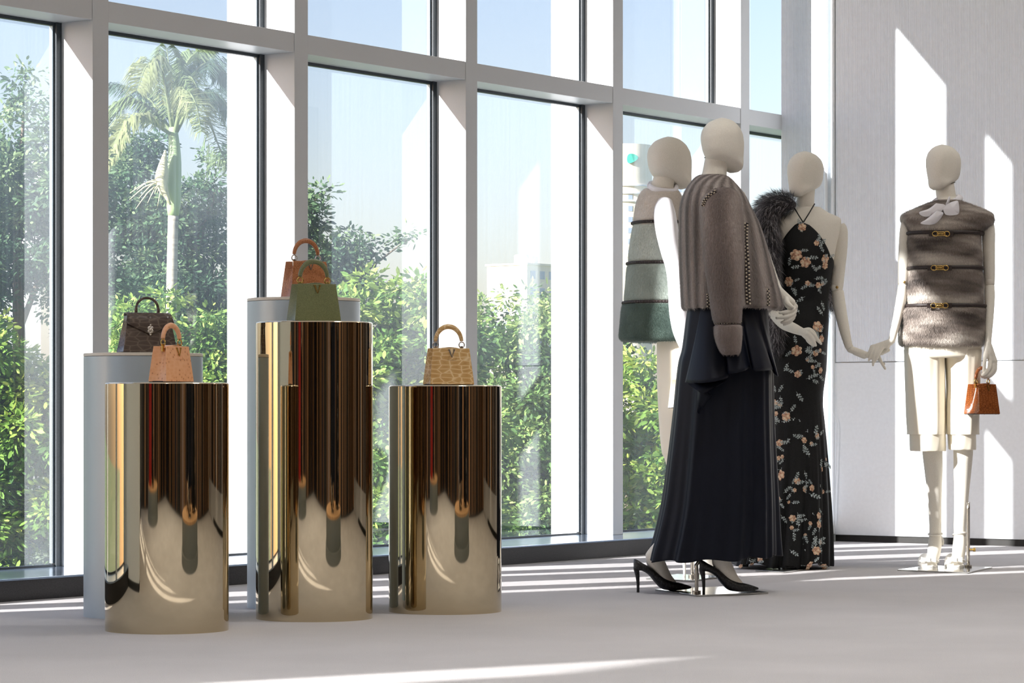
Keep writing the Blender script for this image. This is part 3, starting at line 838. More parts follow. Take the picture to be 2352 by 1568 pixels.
def put_head(B, x, y_chin, y_top, yaw, tilt=0.0, roll=0.0, d=0.0):
    """yaw 0 = facing the camera, +90 = facing right in the picture"""
    V, F = HEAD
    sc = (y_chin - y_top) * B.m / 0.214
    V = V * sc
    V = rot(V, math.radians(tilt), 'X'); V = rot(V, math.radians(roll), 'Y')
    V = rot(V, math.pi + math.radians(yaw), 'Z')
    c = B.p(x, y_chin, d)
    return add('head', (V + c, F), m_skin, B.t, angle=60), sc

# ---- hands: palm bars and bent fingers fused into one skin
def hand(B, bars, fingers, name='hand', voxel=0.0022):
    parts = []
    for a, b in bars:
        parts.append(tube(np.linspace(B.p(*a[:3]), B.p(*b[:3]), 6), np.linspace(a[3], b[3], 6), 10))
        parts.append(ball(B.p(*a[:3]), a[3] * .98, 6)); parts.append(ball(B.p(*b[:3]), b[3] * .98, 6))
    for fg in fingers:
        P = spline([B.p(*q[:3]) for q in fg], 14); r = spline([[q[3]] for q in fg], 14)[:, 0]
        parts.append(tube(P, r, 10)); parts.append(ball(P[-1], r[-1], 6)); parts.append(ball(P[0], r[0], 6))
    o = add(name, merge(*parts), m_skin, B.t, fix=False)
    md = o.modifiers.new('fuse', 'REMESH'); md.mode = 'VOXEL'; md.voxel_size = voxel; md.use_smooth_shade = True
    sm = o.modifiers.new('soften', 'SMOOTH'); sm.factor = 0.5; sm.iterations = 3
    return o

# ---- fur: short hairs combed over a surface, shaded with the surface's own normals
def sines(P, seed, f=1.0):
    g = np.random.default_rng(seed); o = np.zeros(len(P))
    for k in range(5):
        w = g.normal(size=3) * f * (1 + .7 * k); o += np.sin(P @ w + g.uniform(0, 6.3)) / (1 + .5 * k)
    return o / 2.2

def fur(parent, G, per_m2, length, width, dye, seed, comb=(0, 0, -1), lift=0.35, jitter=0.35, wrap=True, tip=None, name='fur'):
    """G: grid of points (k, n, 3)"""
    g = np.random.default_rng(seed)
    k, n = G.shape[:2]
    A = G[:-1]; Bq = G[1:]
    nxt = (lambda X: np.roll(X, -1, 1)) if wrap else (lambda X: X[:, 1:])
    cut = (lambda X: X) if wrap else (lambda X: X[:, :-1])
    a, b, c, d = cut(A), nxt(A), nxt(Bq), cut(Bq)
    nr = np.cross(c - a, d - b); ar = np.linalg.norm(nr, axis=2) / 2
    ctr = G.reshape(-1, 3).mean(0)
    mid = (a + b + c + d) / 4
    axis = G.mean(1); axc = (axis[:-1] + axis[1:]) / 2
    sg = np.sign(((mid - axc[:, None]) * nr).sum()) if wrap else -np.sign(nr[..., 1].sum())
    nr = nr / (np.linalg.norm(nr, axis=2, keepdims=True) + 1e-12) * (sg if sg else 1)
    pr = ar.ravel() / ar.sum(); cnt = int(per_m2 * ar.sum())
    q = g.choice(len(pr), cnt, p=pr)
    f4 = [X.reshape(-1, 3)[q] for X in (a, b, c, d)]
    u, v = g.random((cnt, 1)), g.random((cnt, 1))
    P = (f4[0] * (1 - u) + f4[1] * u) * (1 - v) + (f4[3] * (1 - u) + f4[2] * u) * v
    Nn = nr.reshape(-1, 3)[q]
    cb = np.array(comb, float) if np.ndim(comb) == 1 else comb(P)
    T = cb - Nn * (Nn * cb).sum(1, keepdims=True) + g.normal(0, jitter, (cnt, 3))
    T = T - Nn * (Nn * T).sum(1, keepdims=True); T /= np.linalg.norm(T, axis=1, keepdims=True) + 1e-9
    D = T + Nn * lift * g.uniform(.5, 1.5, (cnt, 1)); D /= np.linalg.norm(D, axis=1, keepdims=True)
    S = np.cross(D, Nn); S /= np.linalg.norm(S, axis=1, keepdims=True) + 1e-9
    L = length * g.uniform(.6, 1.25, (cnt, 1)); W = width * g.uniform(.7, 1.3, (cnt, 1)) / 2
    root = P - Nn * .001
    m_ = P + D * L * .5
    tp = P + D * L - Nn * L * .10
    V = np.stack([root, m_ + S * W, tp, m_ - S * W], 1).reshape(-1, 3)
    kk = np.arange(cnt) * 4
    F = np.stack([kk, kk + 1, kk + 2, kk + 3], 1)
    C = dye(P, g.random(cnt))
    C4 = np.repeat(C, 4, 0)
    if tip is not None: C4[2::4] = C * tip
    NN = np.repeat(Nn * .8 + D * .12 + g.normal(0, .09, (cnt, 3)), 4, 0)
    NN /= np.linalg.norm(NN, axis=1, keepdims=True)
    return fast_mesh(name, V, F, m_fur, parent, C4, 'stuff', normals=NN)

def lerp3(t, a, b, c):
    t = np.clip(t, 0, 1)[:, None]; a, b, c = (np.array(srgb(*q)[:3]) for q in (a, b, c))
    return np.where(t < .5, a * (1 - 2 * t) + b * 2 * t, b * (2 - 2 * t) + c * (2 * t - 1))

def dyed(o, dye):
    """colour a garment's hide with the same dye function as its hairs"""
    me = o.data; V = np.empty(len(me.vertices) * 3, np.float32); me.vertices.foreach_get('co', V)
    vcol(o, dye(V.reshape(-1, 3) + wloc(o), np.full(len(me.vertices), .5)) * .8)

# ---- high-heeled shoe with foot, modelled once (toe = +y, heel tip at the origin)
def sole_rings(st, n=20, top=1.0):
    G = []
    for y, zb, zt, w in st:
        zc, h = (zb + zt) / 2, (zt - zb) / 2
        G.append([(w * math.copysign(abs(math.cos(a)) ** .8, math.cos(a)), y, zc + h * math.copysign(abs(math.sin(a)) ** .8, math.sin(a))) for a in np.arange(n) * 2 * math.pi / n])
    return np.array(G)
PUMP = [(-.016, .095, .131, .010), (-.006, .087, .129, .024), (.02, .082, .113, .030), (.045, .066, .100, .031), (.07, .036, .083, .034), (.095, .013, .063, .038), (.13, .006, .045, .038), (.165, .007, .037, .027), (.195, .010, .028, .013), (.214, .014, .021, .003)]
FOOT = [(.078, .42, .042), (.070, .30, .036), (.064, .22, .033), (.062, .17, .035), (.070, .13, .036), (.090, .088, .033), (.113, .052, .027), (.138, .034, .017), (.155, .022, .008)]
def heel_vf(hgt=.09):
    P = [(0, -.004, hgt + .012), (0, -.006, hgt), (0, -.002, hgt * .7), (0, 0, hgt * .35), (0, 0, 0)]
    return tube(spline(P, 12), [.010, .0125, .0125, .0115, .010, .0088, .0078, .0068, .0062, .0058, .0055, .0055], 12)
# ================================================================== the four mannequins
def k1(x, y): return 1380 + x / 2.6133, 240 + y / 2.6133
def k2(x, y): return 1380 + x / 2.45, 760 + y / 2.45
def k3(x, y): return 1900 + x / 2.6133, 300 + y / 2.6133
def k4(x, y): return 1900 + x / 2.6133, 780 + y / 2.6133
def kr(k, rows):
    """rows (y, xl, xr, ...) measured in an enlargement -> frame pixels"""
    return [(k(0, r[0])[1], k(r[1], 0)[0], k(r[2], 0)[0]) + tuple(r[3:]) for r in rows]

def base_plate(B, corners, rod, bent=False):
    c = [floor_at(*q) for q in corners]
    V = np.array([p + np.array([0, 0, z]) for z in (0.0005, .007) for p in c])
    bevel(add('base_plate', (V, [(3, 2, 1, 0), (4, 5, 6, 7)] + [(i, (i + 1) % 4, 4 + (i + 1) % 4, 4 + i) for i in range(4)]), m_plate, B.t, smooth=False, label='polished metal base plate'), .001)
    f = floor_at(*rod[0]); h = rod[1]
    path = [f + np.array([0, 0, z]) for z in np.linspace(.006, h, 10)]
    if bent: path += [f + np.array([.004 + .02 * t, 0, h + .035 * math.sin(t * 1.5)]) for t in (.3, .6, 1.0)]
    r_ = add('support_rod', tube(path, .0075, 14), m_steel, B.t)
    add('collar', tube([f + np.array([0, 0, .007]), f + np.array([0, 0, .016])], .017, 20), m_steel, r_, smooth=True, angle=40)
    if bent: add('collar', tube([f + np.array([0, 0, h * .52]), f + np.array([0, 0, h * .72])], .0105, 20), m_steel, r_, angle=40)
    return r_, f

# ------------------------------------------------ mannequin in the floral dress
m_dress = Mat('beaded_black_cloth', srgb(16, 17, 18), 0.6, spec=0.22)
v_ = m_dress.voronoi(900, feature='F1')
m_dress.color(m_dress.ramp(v_, [(0.25, srgb(40, 42, 44)), (0.6, srgb(9, 9, 10))])); m_dress.bump(v_, 0.35, 0.001)
m_rose = Mat('peach_sequin', srgb(222, 170, 130), 0.4)
m_rose.color(m_rose.ramp(m_rose.noise(2.6, 2), [(0.36, srgb(150, 104, 80)), (0.48, srgb(206, 160, 130)), (0.62, srgb(226, 206, 176))])); m_rose.bump(m_rose.voronoi(7), .4, .001)
m_sprig = Mat('grey_green_beads', srgb(126, 140, 140), 0.45)
m_sprig.color(m_sprig.ramp(m_sprig.noise(1.5, 2), [(0.35, srgb(104, 118, 116)), (0.65, srgb(196, 206, 208))])); m_sprig.bump(m_sprig.voronoi(9), .4, .001)
m_cord = plain('black_cord', srgb(22, 22, 24), 0.5, nscale=200)

B3 = Body(13.29, 'mannequin in a long black floral dress with a silver fox stole on one shoulder', floor_at(1800, 1303))
body3 = [(476, 1824, 1884, .055, .02), (488, 1806, 1902, .07, .02), (500, 1776, 1928, .075, .01), (512, 1768, 1932, .085, 0), (535, 1770, 1929, .10), (560, 1774, 1922, .115), (596, 1780, 1915, .125), (640, 1786, 1906, .115), (690, 1786, 1900, .10), (735, 1776, 1901, .12), (800, 1764, 1897, .135)]
G = B3.rows(body3, 56, 50, .88)
B3.shell('torso', G, m_skin)
B3.limb('neck', [(1853, 415, .0, 21), (1850, 455, .0, 20.5), (1849, 478, .01, 23), (1850, 492, .012, 33)], n=28)
hd3, _ = put_head(B3, 1851, 453, 347, -42, roll=2, d=.0)
def neck_seam(B, x, y, r, d=0.0, tilt=0.25, yaw=0.0):
    a = np.linspace(0, 2 * math.pi, 32, endpoint=False); c = B.p(x, y, d); q = r * B.m
    P = [c + np.array([q * math.cos(t), q * math.sin(t), -q * tilt * math.cos(t - yaw)]) for t in a]
    add('neck_seam', tube(P, .0014, 6, closed=True), m_seam, B.t)
neck_seam(B3, 1853, 438, 21.3, tilt=-.35)
# dress: cut along the halter line, flaring into pleats
dr = body3 + [(850, 1757, 1895, .135), (903, 1757, 1888, .12), (930, 1760, 1887, .115), (960, 1758, 1890, .12), (1010, 1750, 1894, .135), (1070, 1741, 1898, .16), (1150, 1724, 1902, .19), (1230, 1705, 1904, .225), (1290, 1690, 1903, .25), (1312, 1686, 1902, .255)]
dr = dr[4:]
rd = np.array([list(r) + [0.0] * (5 - len(r)) for r in dr], float)
ys = np.concatenate([np.linspace(535, 900, 60), np.linspace(908, 1312, 60)])
def at_row(y):
    i = np.clip(np.searchsorted(rd[:, 0], y) - 1, 0, len(rd) - 2); t = (y - rd[i, 0]) / (rd[i + 1, 0] - rd[i, 0])
    return rd[i] * (1 - t) + rd[i + 1] * t
nD = 160
th = np.arange(nD) * 2 * math.pi / nD
def halter(a):
    """neckline height for direction a (front is -y at a = 270 deg)"""
    q = (math.degrees(a) - 262 + 180) % 360 - 180
    return np.interp(abs(q), [0, 10, 55, 95, 180], [512, 520, 588, 612, 640]) if q > 0 else np.interp(abs(q), [0, 10, 50, 95, 180], [512, 520, 575, 600, 640])
G3 = np.zeros((len(ys), nD, 3))
for j, a in enumerate(th):
    y0 = halter(a)
    for i, y in enumerate(ys):
        yy = y0 + (1312 - y0) * (y - 535) / (1312 - 535) if True else y
        r = at_row(max(yy, 535)); xl, xr, hd = r[1], r[2], r[3]
        if yy < 535:                                              # bib above the bust follows the chest
            k_ = (535 - yy) / 23.0; hd = hd * (1 - .13 * k_)
        fl = np.clip((yy - 915) / 390, 0, 1)
        pl = 1 + .012 + fl * (.055 * math.sin(17 * a + 2.5 * math.sin(3 * a)) + .03 * math.sin(31 * a + 1.0))
        c_, s_ = math.cos(a), math.sin(a)
        cx_ = math.copysign(abs(c_) ** .88, c_); sy_ = math.copysign(abs(s_) ** .88, s_)
        p = B3.p((xl + xr) / 2 + (xr - xl) / 2 * cx_ * pl, yy, 0); p[1] += hd * sy_ * pl * 1.02 - (.004 if s_ < 0 else -.004)
        if fl > 0: p[2] = max(p[2], .012 + .02 * max(0, math.sin(5 * a)) * fl)
        G3[i, j] = p
dress = B3.shell('floral_dress', G3, m_dress, caps=(False, False), label='long black beaded dress with peach roses')
sd = dress.modifiers.new('cloth', 'SOLIDIFY'); sd.thickness = .003; sd.offset = 1
for xs in (1819, 1871):
    P = B3.line([(xs, 468, -.035), ((xs + 1845) / 2, 490, -.085), (1845, 511, -.098)], 10)
    add('halter_cord', tube(P, .0028, 8), m_cord, dress)
# embroidered roses and sprigs, each set on the cloth
def rose_mesh():
    parts = []
    for ring, (n_, R_, r_, z_) in enumerate([(6, .62, .46, .0), (5, .36, .36, .10), (1, 0, .30, .2)]):
        for q in range(n_):
            a = 2 * math.pi * (q + .37 * ring) / n_
            V, F = ball((R_ * math.cos(a), R_ * math.sin(a), z_), (r_, r_ * .8, .16), 4)
            parts.append((V, F))
    return merge(*parts)
def sprig_mesh():
    parts = [tube([(0, 0, .03), (.06, .5, .05), (0, 1.0, .04), (-.05, 1.6, .03)], [.05, .045, .04, .02], 5)]
    for q, (y, sgn) in enumerate([(.45, 1), (.6, -1), (.95, 1), (1.1, -1), (1.45, 1), (1.6, -1), (1.75, 0)]):
        b = np.array([0, y, .04]); dv = np.array([.42 * sgn, .32 + (.2 if sgn == 0 else 0), 0]); sv = np.array([-dv[1], dv[0], 0]) * .36
        parts.append((np.array([b, b + dv * .5 + sv + [0, 0, .05], b + dv, b + dv * .5 - sv + [0, 0, .05], b + dv * .5 + [0, 0, .12]]), [(0, 1, 4), (1, 2, 4), (2, 3, 4), (3, 0, 4)]))
    return merge(*parts)
me_src = {}
def on_dress(x, y):
    V = G3.reshape(-1, 3)
    qx = CX + F_PX * V[:, 0] / V[:, 1]; qy = HOR - F_PX * (V[:, 2] - CAM_H) / V[:, 1]
    w = (qx - x) ** 2 + (qy - y) ** 2 + np.where(V[:, 1] > B3.Z, 4000, 0) + (V[:, 1] - B3.Z) * 30
    q = int(np.argmin(w)); i, j = divmod(q, nD)
    i = min(max(i, 1), len(ys) - 2)
    n_ = np.cross(G3[i, (j + 1) % nD] - G3[i, j - 1], G3[i + 1, j] - G3[i - 1, j]); n_ /= np.linalg.norm(n_) + 1e-9
    if n_[1] > 0: n_ = -n_
    return V[q], n_
def emboss(src, name, x, y, size, spin, flat=1.0):
    p, n_ = on_dress(x, y)
    if src not in me_src:
        o = add(name, (rose_mesh() if src == 'rose' else sprig_mesh()), m_rose if src == 'rose' else m_sprig, None, origin=(0, 0, 0))
        me_src[src] = o.data; COL.objects.unlink(o); bpy.data.objects.remove(o)
    o = bpy.data.objects.new(name, me_src[src]); COL.objects.link(o); o.parent = dress
    o.location = p + n_ * .004 - wloc(dress)
    zq = Vector(n_).to_track_quat('Z', 'Y')
    o.rotation_mode = 'QUATERNION'
    from mathutils import Quaternion
    o.rotation_quaternion = zq @ Quaternion((0, 0, 1), spin)
    o.scale = (size, size, size * flat)
roses = [k1(x, y) + (r,) for x, y, r in [(1210, 740, 24), (1170, 903, 33), (1230, 942, 30), (1342, 930, 26), (1342, 962, 20), (1295, 835, 16), (1135, 1063, 27), (1237, 1075, 15), (1305, 1085, 17), (1325, 1078, 12), (1298, 1335, 32), (1318, 1405, 20)]]
roses += [k2(x, y) + (r,) for x, y, r in [(1105, 108, 30), (1205, 130, 18), (1160, 160, 11), (1230, 108, 12), (1105, 235, 20), (1190, 200, 12), (1230, 225, 18), (970, 350, 14), (985, 405, 18), (1015, 420, 12), (1045, 475, 26), (990, 470, 14), (1145, 610, 17), (1215, 590, 18), (1185, 635, 12), (1005, 630, 20), (1000, 710, 13), (1022, 715, 12), (1010, 810, 28), (1105, 840, 19), (1145, 885, 18), (1185, 880, 19), (1240, 780, 14), (1250, 910, 12), (1005, 950, 15), (1090, 900, 12), (1085, 1050, 20), (1225, 1035, 20), (1220, 1088, 22), (1175, 1075, 12), (1080, 1110, 12), (1230, 1190, 14), (1210, 1230, 24), (1170, 1310, 28), (1225, 1340, 20), (1262, 1335, 17), (895, 1290, 17), (845, 1310, 12), (790, 1325, 13), (1265, 720, 11), (1150, 1150, 10), (1060, 960, 10)]]
rg = random.Random(3)
for x, y, r in roses:
    emboss('rose', 'rose', x, y, r / 2.5 * B3.m * 1.06, rg.uniform(0, 6), .55)
    for q in range(3 if r > 14 else 2):
        a = rg.uniform(0, 6.28)
        emboss('sprig', 'leaf_sprig', x + math.cos(a) * r / 2.6, y + math.sin(a) * r / 2.6, rg.uniform(.014, .021), rg.uniform(0, 6.28), .6)
for x, y in [(1855, 590), (1838, 610), (1880, 565), (1826, 660), (1868, 640), (1830, 700), (1884, 690), (1850, 680), (1890, 725), (1838, 720), (1850, 800), (1870, 815), (1812, 835), (1850, 870), (1830, 895), (1800, 880), (1795, 910), (1880, 880), (1795, 970), (1850, 990), (1870, 1000), (1845, 1080), (1890, 1060), (1860, 1130), (1800, 1130), (1795, 1180), (1835, 1210), (1845, 1250), (1870, 1230), (1890, 1180), (1885, 1270), (1815, 1260), (1830, 1180), (1720, 1298), (1790, 1080), (1860, 1050), (1815, 1020)]:
    emboss('sprig', 'leaf_sprig', x, y, rg.uniform(.018, .026), rg.uniform(0, 6.28), .6)
# left arm (right in the picture)
B3.limb('upper_arm', [(1927, 516, 0, 12), (1931, 530, 0, 16), (1930, 570, 0, 16.5), (1926, 620, 0, 15), (1923, 652, 0, 14.5), (1922, 668, 0, 13)], n=24)
add('elbow_joint', ball(B3.p(1917.5, 660, -.004), (.020, .024, .022), 10), m_skin, B3.t)
add('joint_screw', tube([B3.p(1922.5, 659.5, -.036), B3.p(1922.5, 659.5, -.027)], .0065, 14), m_brass, B3.t)
B3.limb('forearm', [(1924, 669, 0, 14), (1928, 700, -.01, 14.5), (1938, 750, -.03, 12.5), (1948, 790, -.05, 9.5), (1952, 798, -.05, 9)], n=24)
def k5(x, y): return 1960 + x / 12.06, 740 + y / 12.06
def f5(pts, d0, r0, r1): return [k5(x, y) + (d0 + dd, r0 + (r1 - r0) * i / (len(pts) - 1)) for i, (x, y, dd) in enumerate(pts)]
D3 = -.05
hand(B3, [(k5(-90, 740) + (D3, .017), k5(60, 800) + (D3, .0175)), (k5(60, 800) + (D3, .0175), k5(240, 850) + (D3, .015)), (k5(60, 815) + (D3, .017), k5(300, 930) + (D3, .0145)), (k5(240, 850) + (D3, .013), k5(430, 900) + (D3, .012))],
     [f5([(400, 900, 0), (560, 950, -.004), (700, 960, 0), (790, 1130, 0), (880, 1285, 0)], D3, .0105, .0055), f5([(400, 930, .012), (560, 1000, .014), (690, 1010, .014), (800, 1130, .016), (850, 1150, .018)], D3, .010, .006),
      f5([(380, 890, -.01), (560, 900, -.012), (760, 860, -.012), (975, 770, -.01)], D3, .0115, .008), f5([(420, 890, .02), (600, 920, .03), (720, 960, .03)], D3, .010, .007)])
# right arm under the stole, its hand reaching out in front of the dress
def k6(x, y): return 1720 + x / 7.842, 640 + y / 7.842
B3.limb('upper_arm', [(1772, 520, 0, 14), (1762, 560, -.01, 16), (1754, 620, -.03, 14.5), (1754, 665, -.06, 13)], n=24)
B3.limb('forearm', [k6(270, 210) + (-.08, 13), k6(420, 560) + (-.14, 13.5), k6(600, 790) + (-.2, 12.5), k6(780, 880) + (-.24, 12), k6(955, 955) + (-.27, 9)], n=24)
D3 = -.28
hand(B3, [(k6(950, 955) + (D3, .015), k6(1060, 990) + (D3 - .01, .0165)), (k6(950, 945) + (D3, .014), k6(1090, 940) + (D3 - .01, .012)), (k6(960, 970) + (D3, .013), k6(1050, 1060) + (D3 - .01, .012))],
     [[k6(x, y) + (D3 - .012, r) for x, y, r in ((1080, 940, .0105), (1170, 1010, .0098), (1230, 1090, .0092), (1300, 1170, .006))], [k6(x, y) + (D3 - .018, r) for x, y, r in ((1060, 990, .0105), (1130, 1060, .010), (1170, 1130, .009), (1205, 1200, .006))],
      [k6(x, y) + (D3 - .008, r) for x, y, r in ((1040, 1040, .010), (1080, 1110, .0095), (1130, 1170, .0085), (1170, 1205, .006))], [k6(x, y) + (D3 + .008, r) for x, y, r in ((1040, 1060, .009), (1070, 1120, .0085), (1110, 1170, .006))],
      [k6(x, y) + (D3 + .012, r) for x, y, r in ((1000, 925, .010), (1090, 915, .010), (1160, 960, .009), (1210, 1030, .0065))]])
# fox stole
def fox(P, r):
    t = sines(P, 41, 16)
    c = lerp3(np.clip(.40 + .28 * t + (r - .5) * .95, 0, 1), (28, 27, 30), (80, 78, 84), (214, 210, 214))
    return c
def stole(parent, pts, seed):
    P = spline([B3.p(*k1(x, y), d) for x, y, d, r in pts], 40); r = spline([[r / 2.6133 * B3.m] for x, y, d, r in pts], 40)[:, 0]
    Pp, T, A, Bv = frames(P); n = 24
    a = np.arange(n) * 2 * math.pi / n
    G = np.stack([Pp[i] + r[i] * (np.cos(a)[:, None] * A[i] + .7 * np.sin(a)[:, None] * Bv[i]) for i in range(40)])
    V = G.reshape(-1, 3); F = grid_faces(40, n) + [tuple(range(n)), tuple(39 * n + j for j in range(n))]
    o = add('fox_stole', (V, F), m_hide, parent, label='long-haired silver fox stole'); dyed(o, fox)
    tang = unit(np.gradient(P, axis=0))
    def comb(Q):
        i = np.argmin(((Q[:, None] - P[None]) ** 2).sum(2), 1); return tang[i] + np.array([0, 0, -.25])
    fur(o, G, 52000, .055, .0020, fox, seed, comb=comb, lift=.55, jitter=.33, tip=.55)
    return o
stole(B3.t, [(1148, 605, -.02, 40), (1090, 598, -.05, 78), (1015, 625, -.07, 94), (985, 720, -.09, 98), (995, 870, -.10, 92), (1005, 1050, -.10, 76), (1025, 1250, -.11, 68), (1045, 1400, -.12, 56), (1055, 1475, -.12, 26)], 51)
stole(B3.t, [(1130, 620, .12, 30), (1200, 800, .19, 56), (1300, 1000, .20, 60), (1345, 1120, .18, 46), (1368, 1215, .17, 22)], 52)
r3, f3 = base_plate(B3, [(1735, 1312), (1800, 1316), (1860, 1308), (1795, 1304)], ((1800, 1300), .18))
# shoe under the hem
def shoe(B, heel_px, yaw, upper, parent_label=None, sandal=False, z=.007, lean=.15):
    """a high heel with its foot; yaw as for heads"""
    base = floor_at(*heel_px) + np.array([0, 0, z])
    def W(V): return rot(V, math.pi + math.radians(yaw), 'Z') + base
    G = np.array([[(0 + r * math.cos(a), y + r * .95 * math.sin(a) * (1 if zz > .12 else .75), zz + (0 if zz > .14 else .5 * r * math.sin(a) * 1.2)) for a in np.arange(20) * 2 * math.pi / 20] for y, zz, r in [(y_ + lean * max(0, z_ - .15), z_, r_) for y_, z_, r_ in spline(FOOT, 26)]])
    add('foot', (W(G.reshape(-1, 3)), grid_faces(26, 20) + [tuple(range(20)), tuple(25 * 20 + j for j in range(20))]), m_skin, B.t)
    if not sandal:
        S = sole_rings(spline(PUMP, 40), 24)
        o = add('high_heel_shoe', (W(S.reshape(-1, 3)), grid_faces(40, 24) + [tuple(range(24)), tuple(39 * 24 + j for j in range(24))]), upper, B.t, label=parent_label)
        V, F = heel_vf(); add('stiletto_heel', (W(V), F), upper, o)
    return W, base
m_blackshoe = Mat('black_lace_mesh', srgb(20, 20, 22), 0.45)
v_ = m_blackshoe.voronoi(160, feature='F1'); m_blackshoe.color(m_blackshoe.ramp(v_, [(0.3, srgb(46, 46, 50)), (0.55, srgb(10, 10, 11))])); m_blackshoe.bump(v_, .3, .001)
shoe(B3, (1790, 1300), 20, m_blackshoe, 'black pump glimpsed under the hem')

# ------------------------------------------------ mannequin in the brown fur vest
B4 = Body(13.30, 'mannequin in a belted brown fur vest, white bow and cream shorts', floor_at(2172, 1305))
torso4 = kr(k3, [(400, 662, 780, .05), (430, 640, 800, .06), (450, 590, 860, .07), (480, 500, 950, .085), (520, 468, 985, .10), (600, 490, 925, .12), (820, 500, 900, .11), (1040, 490, 915, .12), (1280, 470, 930, .13)])
B4.shell('torso', B4.rows(torso4, 40, 30, .9), m_skin)
B4.limb('neck', [k3(704, 270) + (.0, 20), k3(708, 350) + (0, 22), k3(718, 420) + (0, 24), k3(720, 450) + (0, 34)], n=28)
hd4, _ = put_head(B4, k3(702, 0)[0], k3(0, 360)[1], k3(0, 82)[1], -38, roll=3)
neck_seam(B4, *k3(709, 330), 22.3, tilt=-.35)
def sable(P, r):
    q = P.copy(); q[:, 2] *= 2.2
    t = sines(q * np.array([.8, 1, 1.6]), 61, 9) * .7 + sines(q * np.array([.5, 1, 2.5]), 62, 16) * .45
    return lerp3(np.clip(.47 + .55 * t + (r - .5) * .22, 0, 1), (76, 69, 66), (168, 156, 147), (240, 234, 224))
belts4 = [k3(0, y)[1] for y in (620, 825, 1047)]
vr = kr(k3, [(418, 648, 790, .062), (432, 612, 822, .078), (452, 560, 880, .095), (478, 500, 945, .112), (500, 456, 992, .125), (522, 444, 1006, .132), (552, 450, 1002, .135), (585, 466, 962, .135), (620, 478, 925, .14), (700, 476, 922, .15), (825, 484, 930, .15), (900, 476, 938, .155), (1047, 470, 936, .158), (1080, 440, 944, .165), (1160, 430, 948, .172), (1250, 430, 948, .172), (1282, 438, 940, .168), (1292, 455, 925, .160)])
def puff(u, a, y):
    k = 1.0 - sum(.030 * math.exp(-((y - b) / 5.0) ** 2) for b in belts4) + .010 * math.sin(9 * a + y * .05)
    return k + .012 * math.sin(3 * a + y * .11)
GV = B4.rows(vr, 72, 84, .86, puff)
vest4 = B4.shell('fur_vest', GV, m_hide, label='brown sheared fur vest with three dark belts'); dyed(vest4, sable)
fur(vest4, GV, 120000, .015, .0010, sable, 63, comb=(.0, 0, -1), lift=.42, jitter=.28, tip=.95)
m_belt = plain('dark_braid', srgb(44, 34, 32), 0.5, nscale=300, amount=.4)
m_goldhw = plain('gold_hardware', srgb(214, 178, 104), 0.22, 0.95, nscale=60)
m_bead = plain('cream_stitch', srgb(206, 192, 170), 0.5, nscale=100)
def surf_y(G, x, y):
    """front point of a shell at pixel (x, y)"""
    V = G.reshape(-1, 3); qx = CX + F_PX * V[:, 0] / V[:, 1]; qy = HOR - F_PX * (V[:, 2] - CAM_H) / V[:, 1]
    Zm = V[:, 1].mean(); d2 = (qx - x) ** 2 + (qy - y) ** 2 + np.where(V[:, 1] > Zm, 1e5, 0)
    i = np.argsort(d2)[:4]; w = 1 / (d2[i] + .5); return (V[i] * w[:, None]).sum(0) / w.sum()
def ring_belt(G, y, off, rad, mat, parent, name, flat=1.6, n=72):
    """belt: closed tube around a shell at height y"""
    hs = HOR - F_PX * (G[:, :, 2] - CAM_H) / G[:, :, 1]
    i = int(np.argmin(np.abs(hs.mean(1) - y))); P = G[i].copy(); c = P.mean(0)
    d = P - c; d[:, 2] = 0; L = np.linalg.norm(d, axis=1, keepdims=True); P = c + d * (1 + off / L) ; P[:, 2] = G[i][:, 2]
    a = 0
    V, F = tube(P, rad, 8, closed=True); V[:, 2] = (V[:, 2] - P[:, 2].mean()) * flat + P[:, 2].mean()
    return add(name, (V, F), mat, parent), P
for bi, by in enumerate(belts4):
    o, P = ring_belt(GV, by, .010, .0050, m_belt, vest4, 'belt')
    st = []
    for q in range(0, len(P)):                                 # braided stitches over the cord
        a_ = P[q]; b_ = P[(q + 1) % len(P)]
        for t in (.0, .5):
            m_ = a_ * (1 - t) + b_ * t; st.append(ball(m_, (.0055, .0055, .0082), 4))
    add('braid', merge(*st), m_belt, o, kind='stuff')
    cxp = k3((680, 672, 668)[bi], 0)[0]
    p = surf_y(GV, cxp, by) + np.array([0, -.020, 0])
    for sgn in (-1, 1):                                          # clasp: two horseshoe rings joined by a bar
        ring = [p + np.array([sgn * (.026 + .013 * math.cos(t)), -.003, .011 * math.sin(t)]) for t in np.linspace(0, 2 * math.pi, 20, endpoint=False)]
        add('clasp_ring', tube(ring, .0022, 8, closed=True), m_goldhw, o)
        add('clasp_end', (lambda vf: (vf[0] + p + np.array([sgn * .046, .002, 0]), vf[1]))(box(-.009, .009, -.005, .005, -.011, .011)), m_belt, o, smooth=False)
    fr_ = [p + np.array([q[0], -.004, q[1]]) for q in [(-.016, -.008), (.016, -.008), (.018, 0), (.016, .008), (-.016, .008), (-.018, 0)]]
    add('clasp_frame', tube(fr_, .0023, 8, closed=True), m_goldhw, o)
    add('clasp_bar', tube([p + np.array([-.014, -.004, 0]), p + np.array([.014, -.004, 0])], .003, 8), m_goldhw, o)
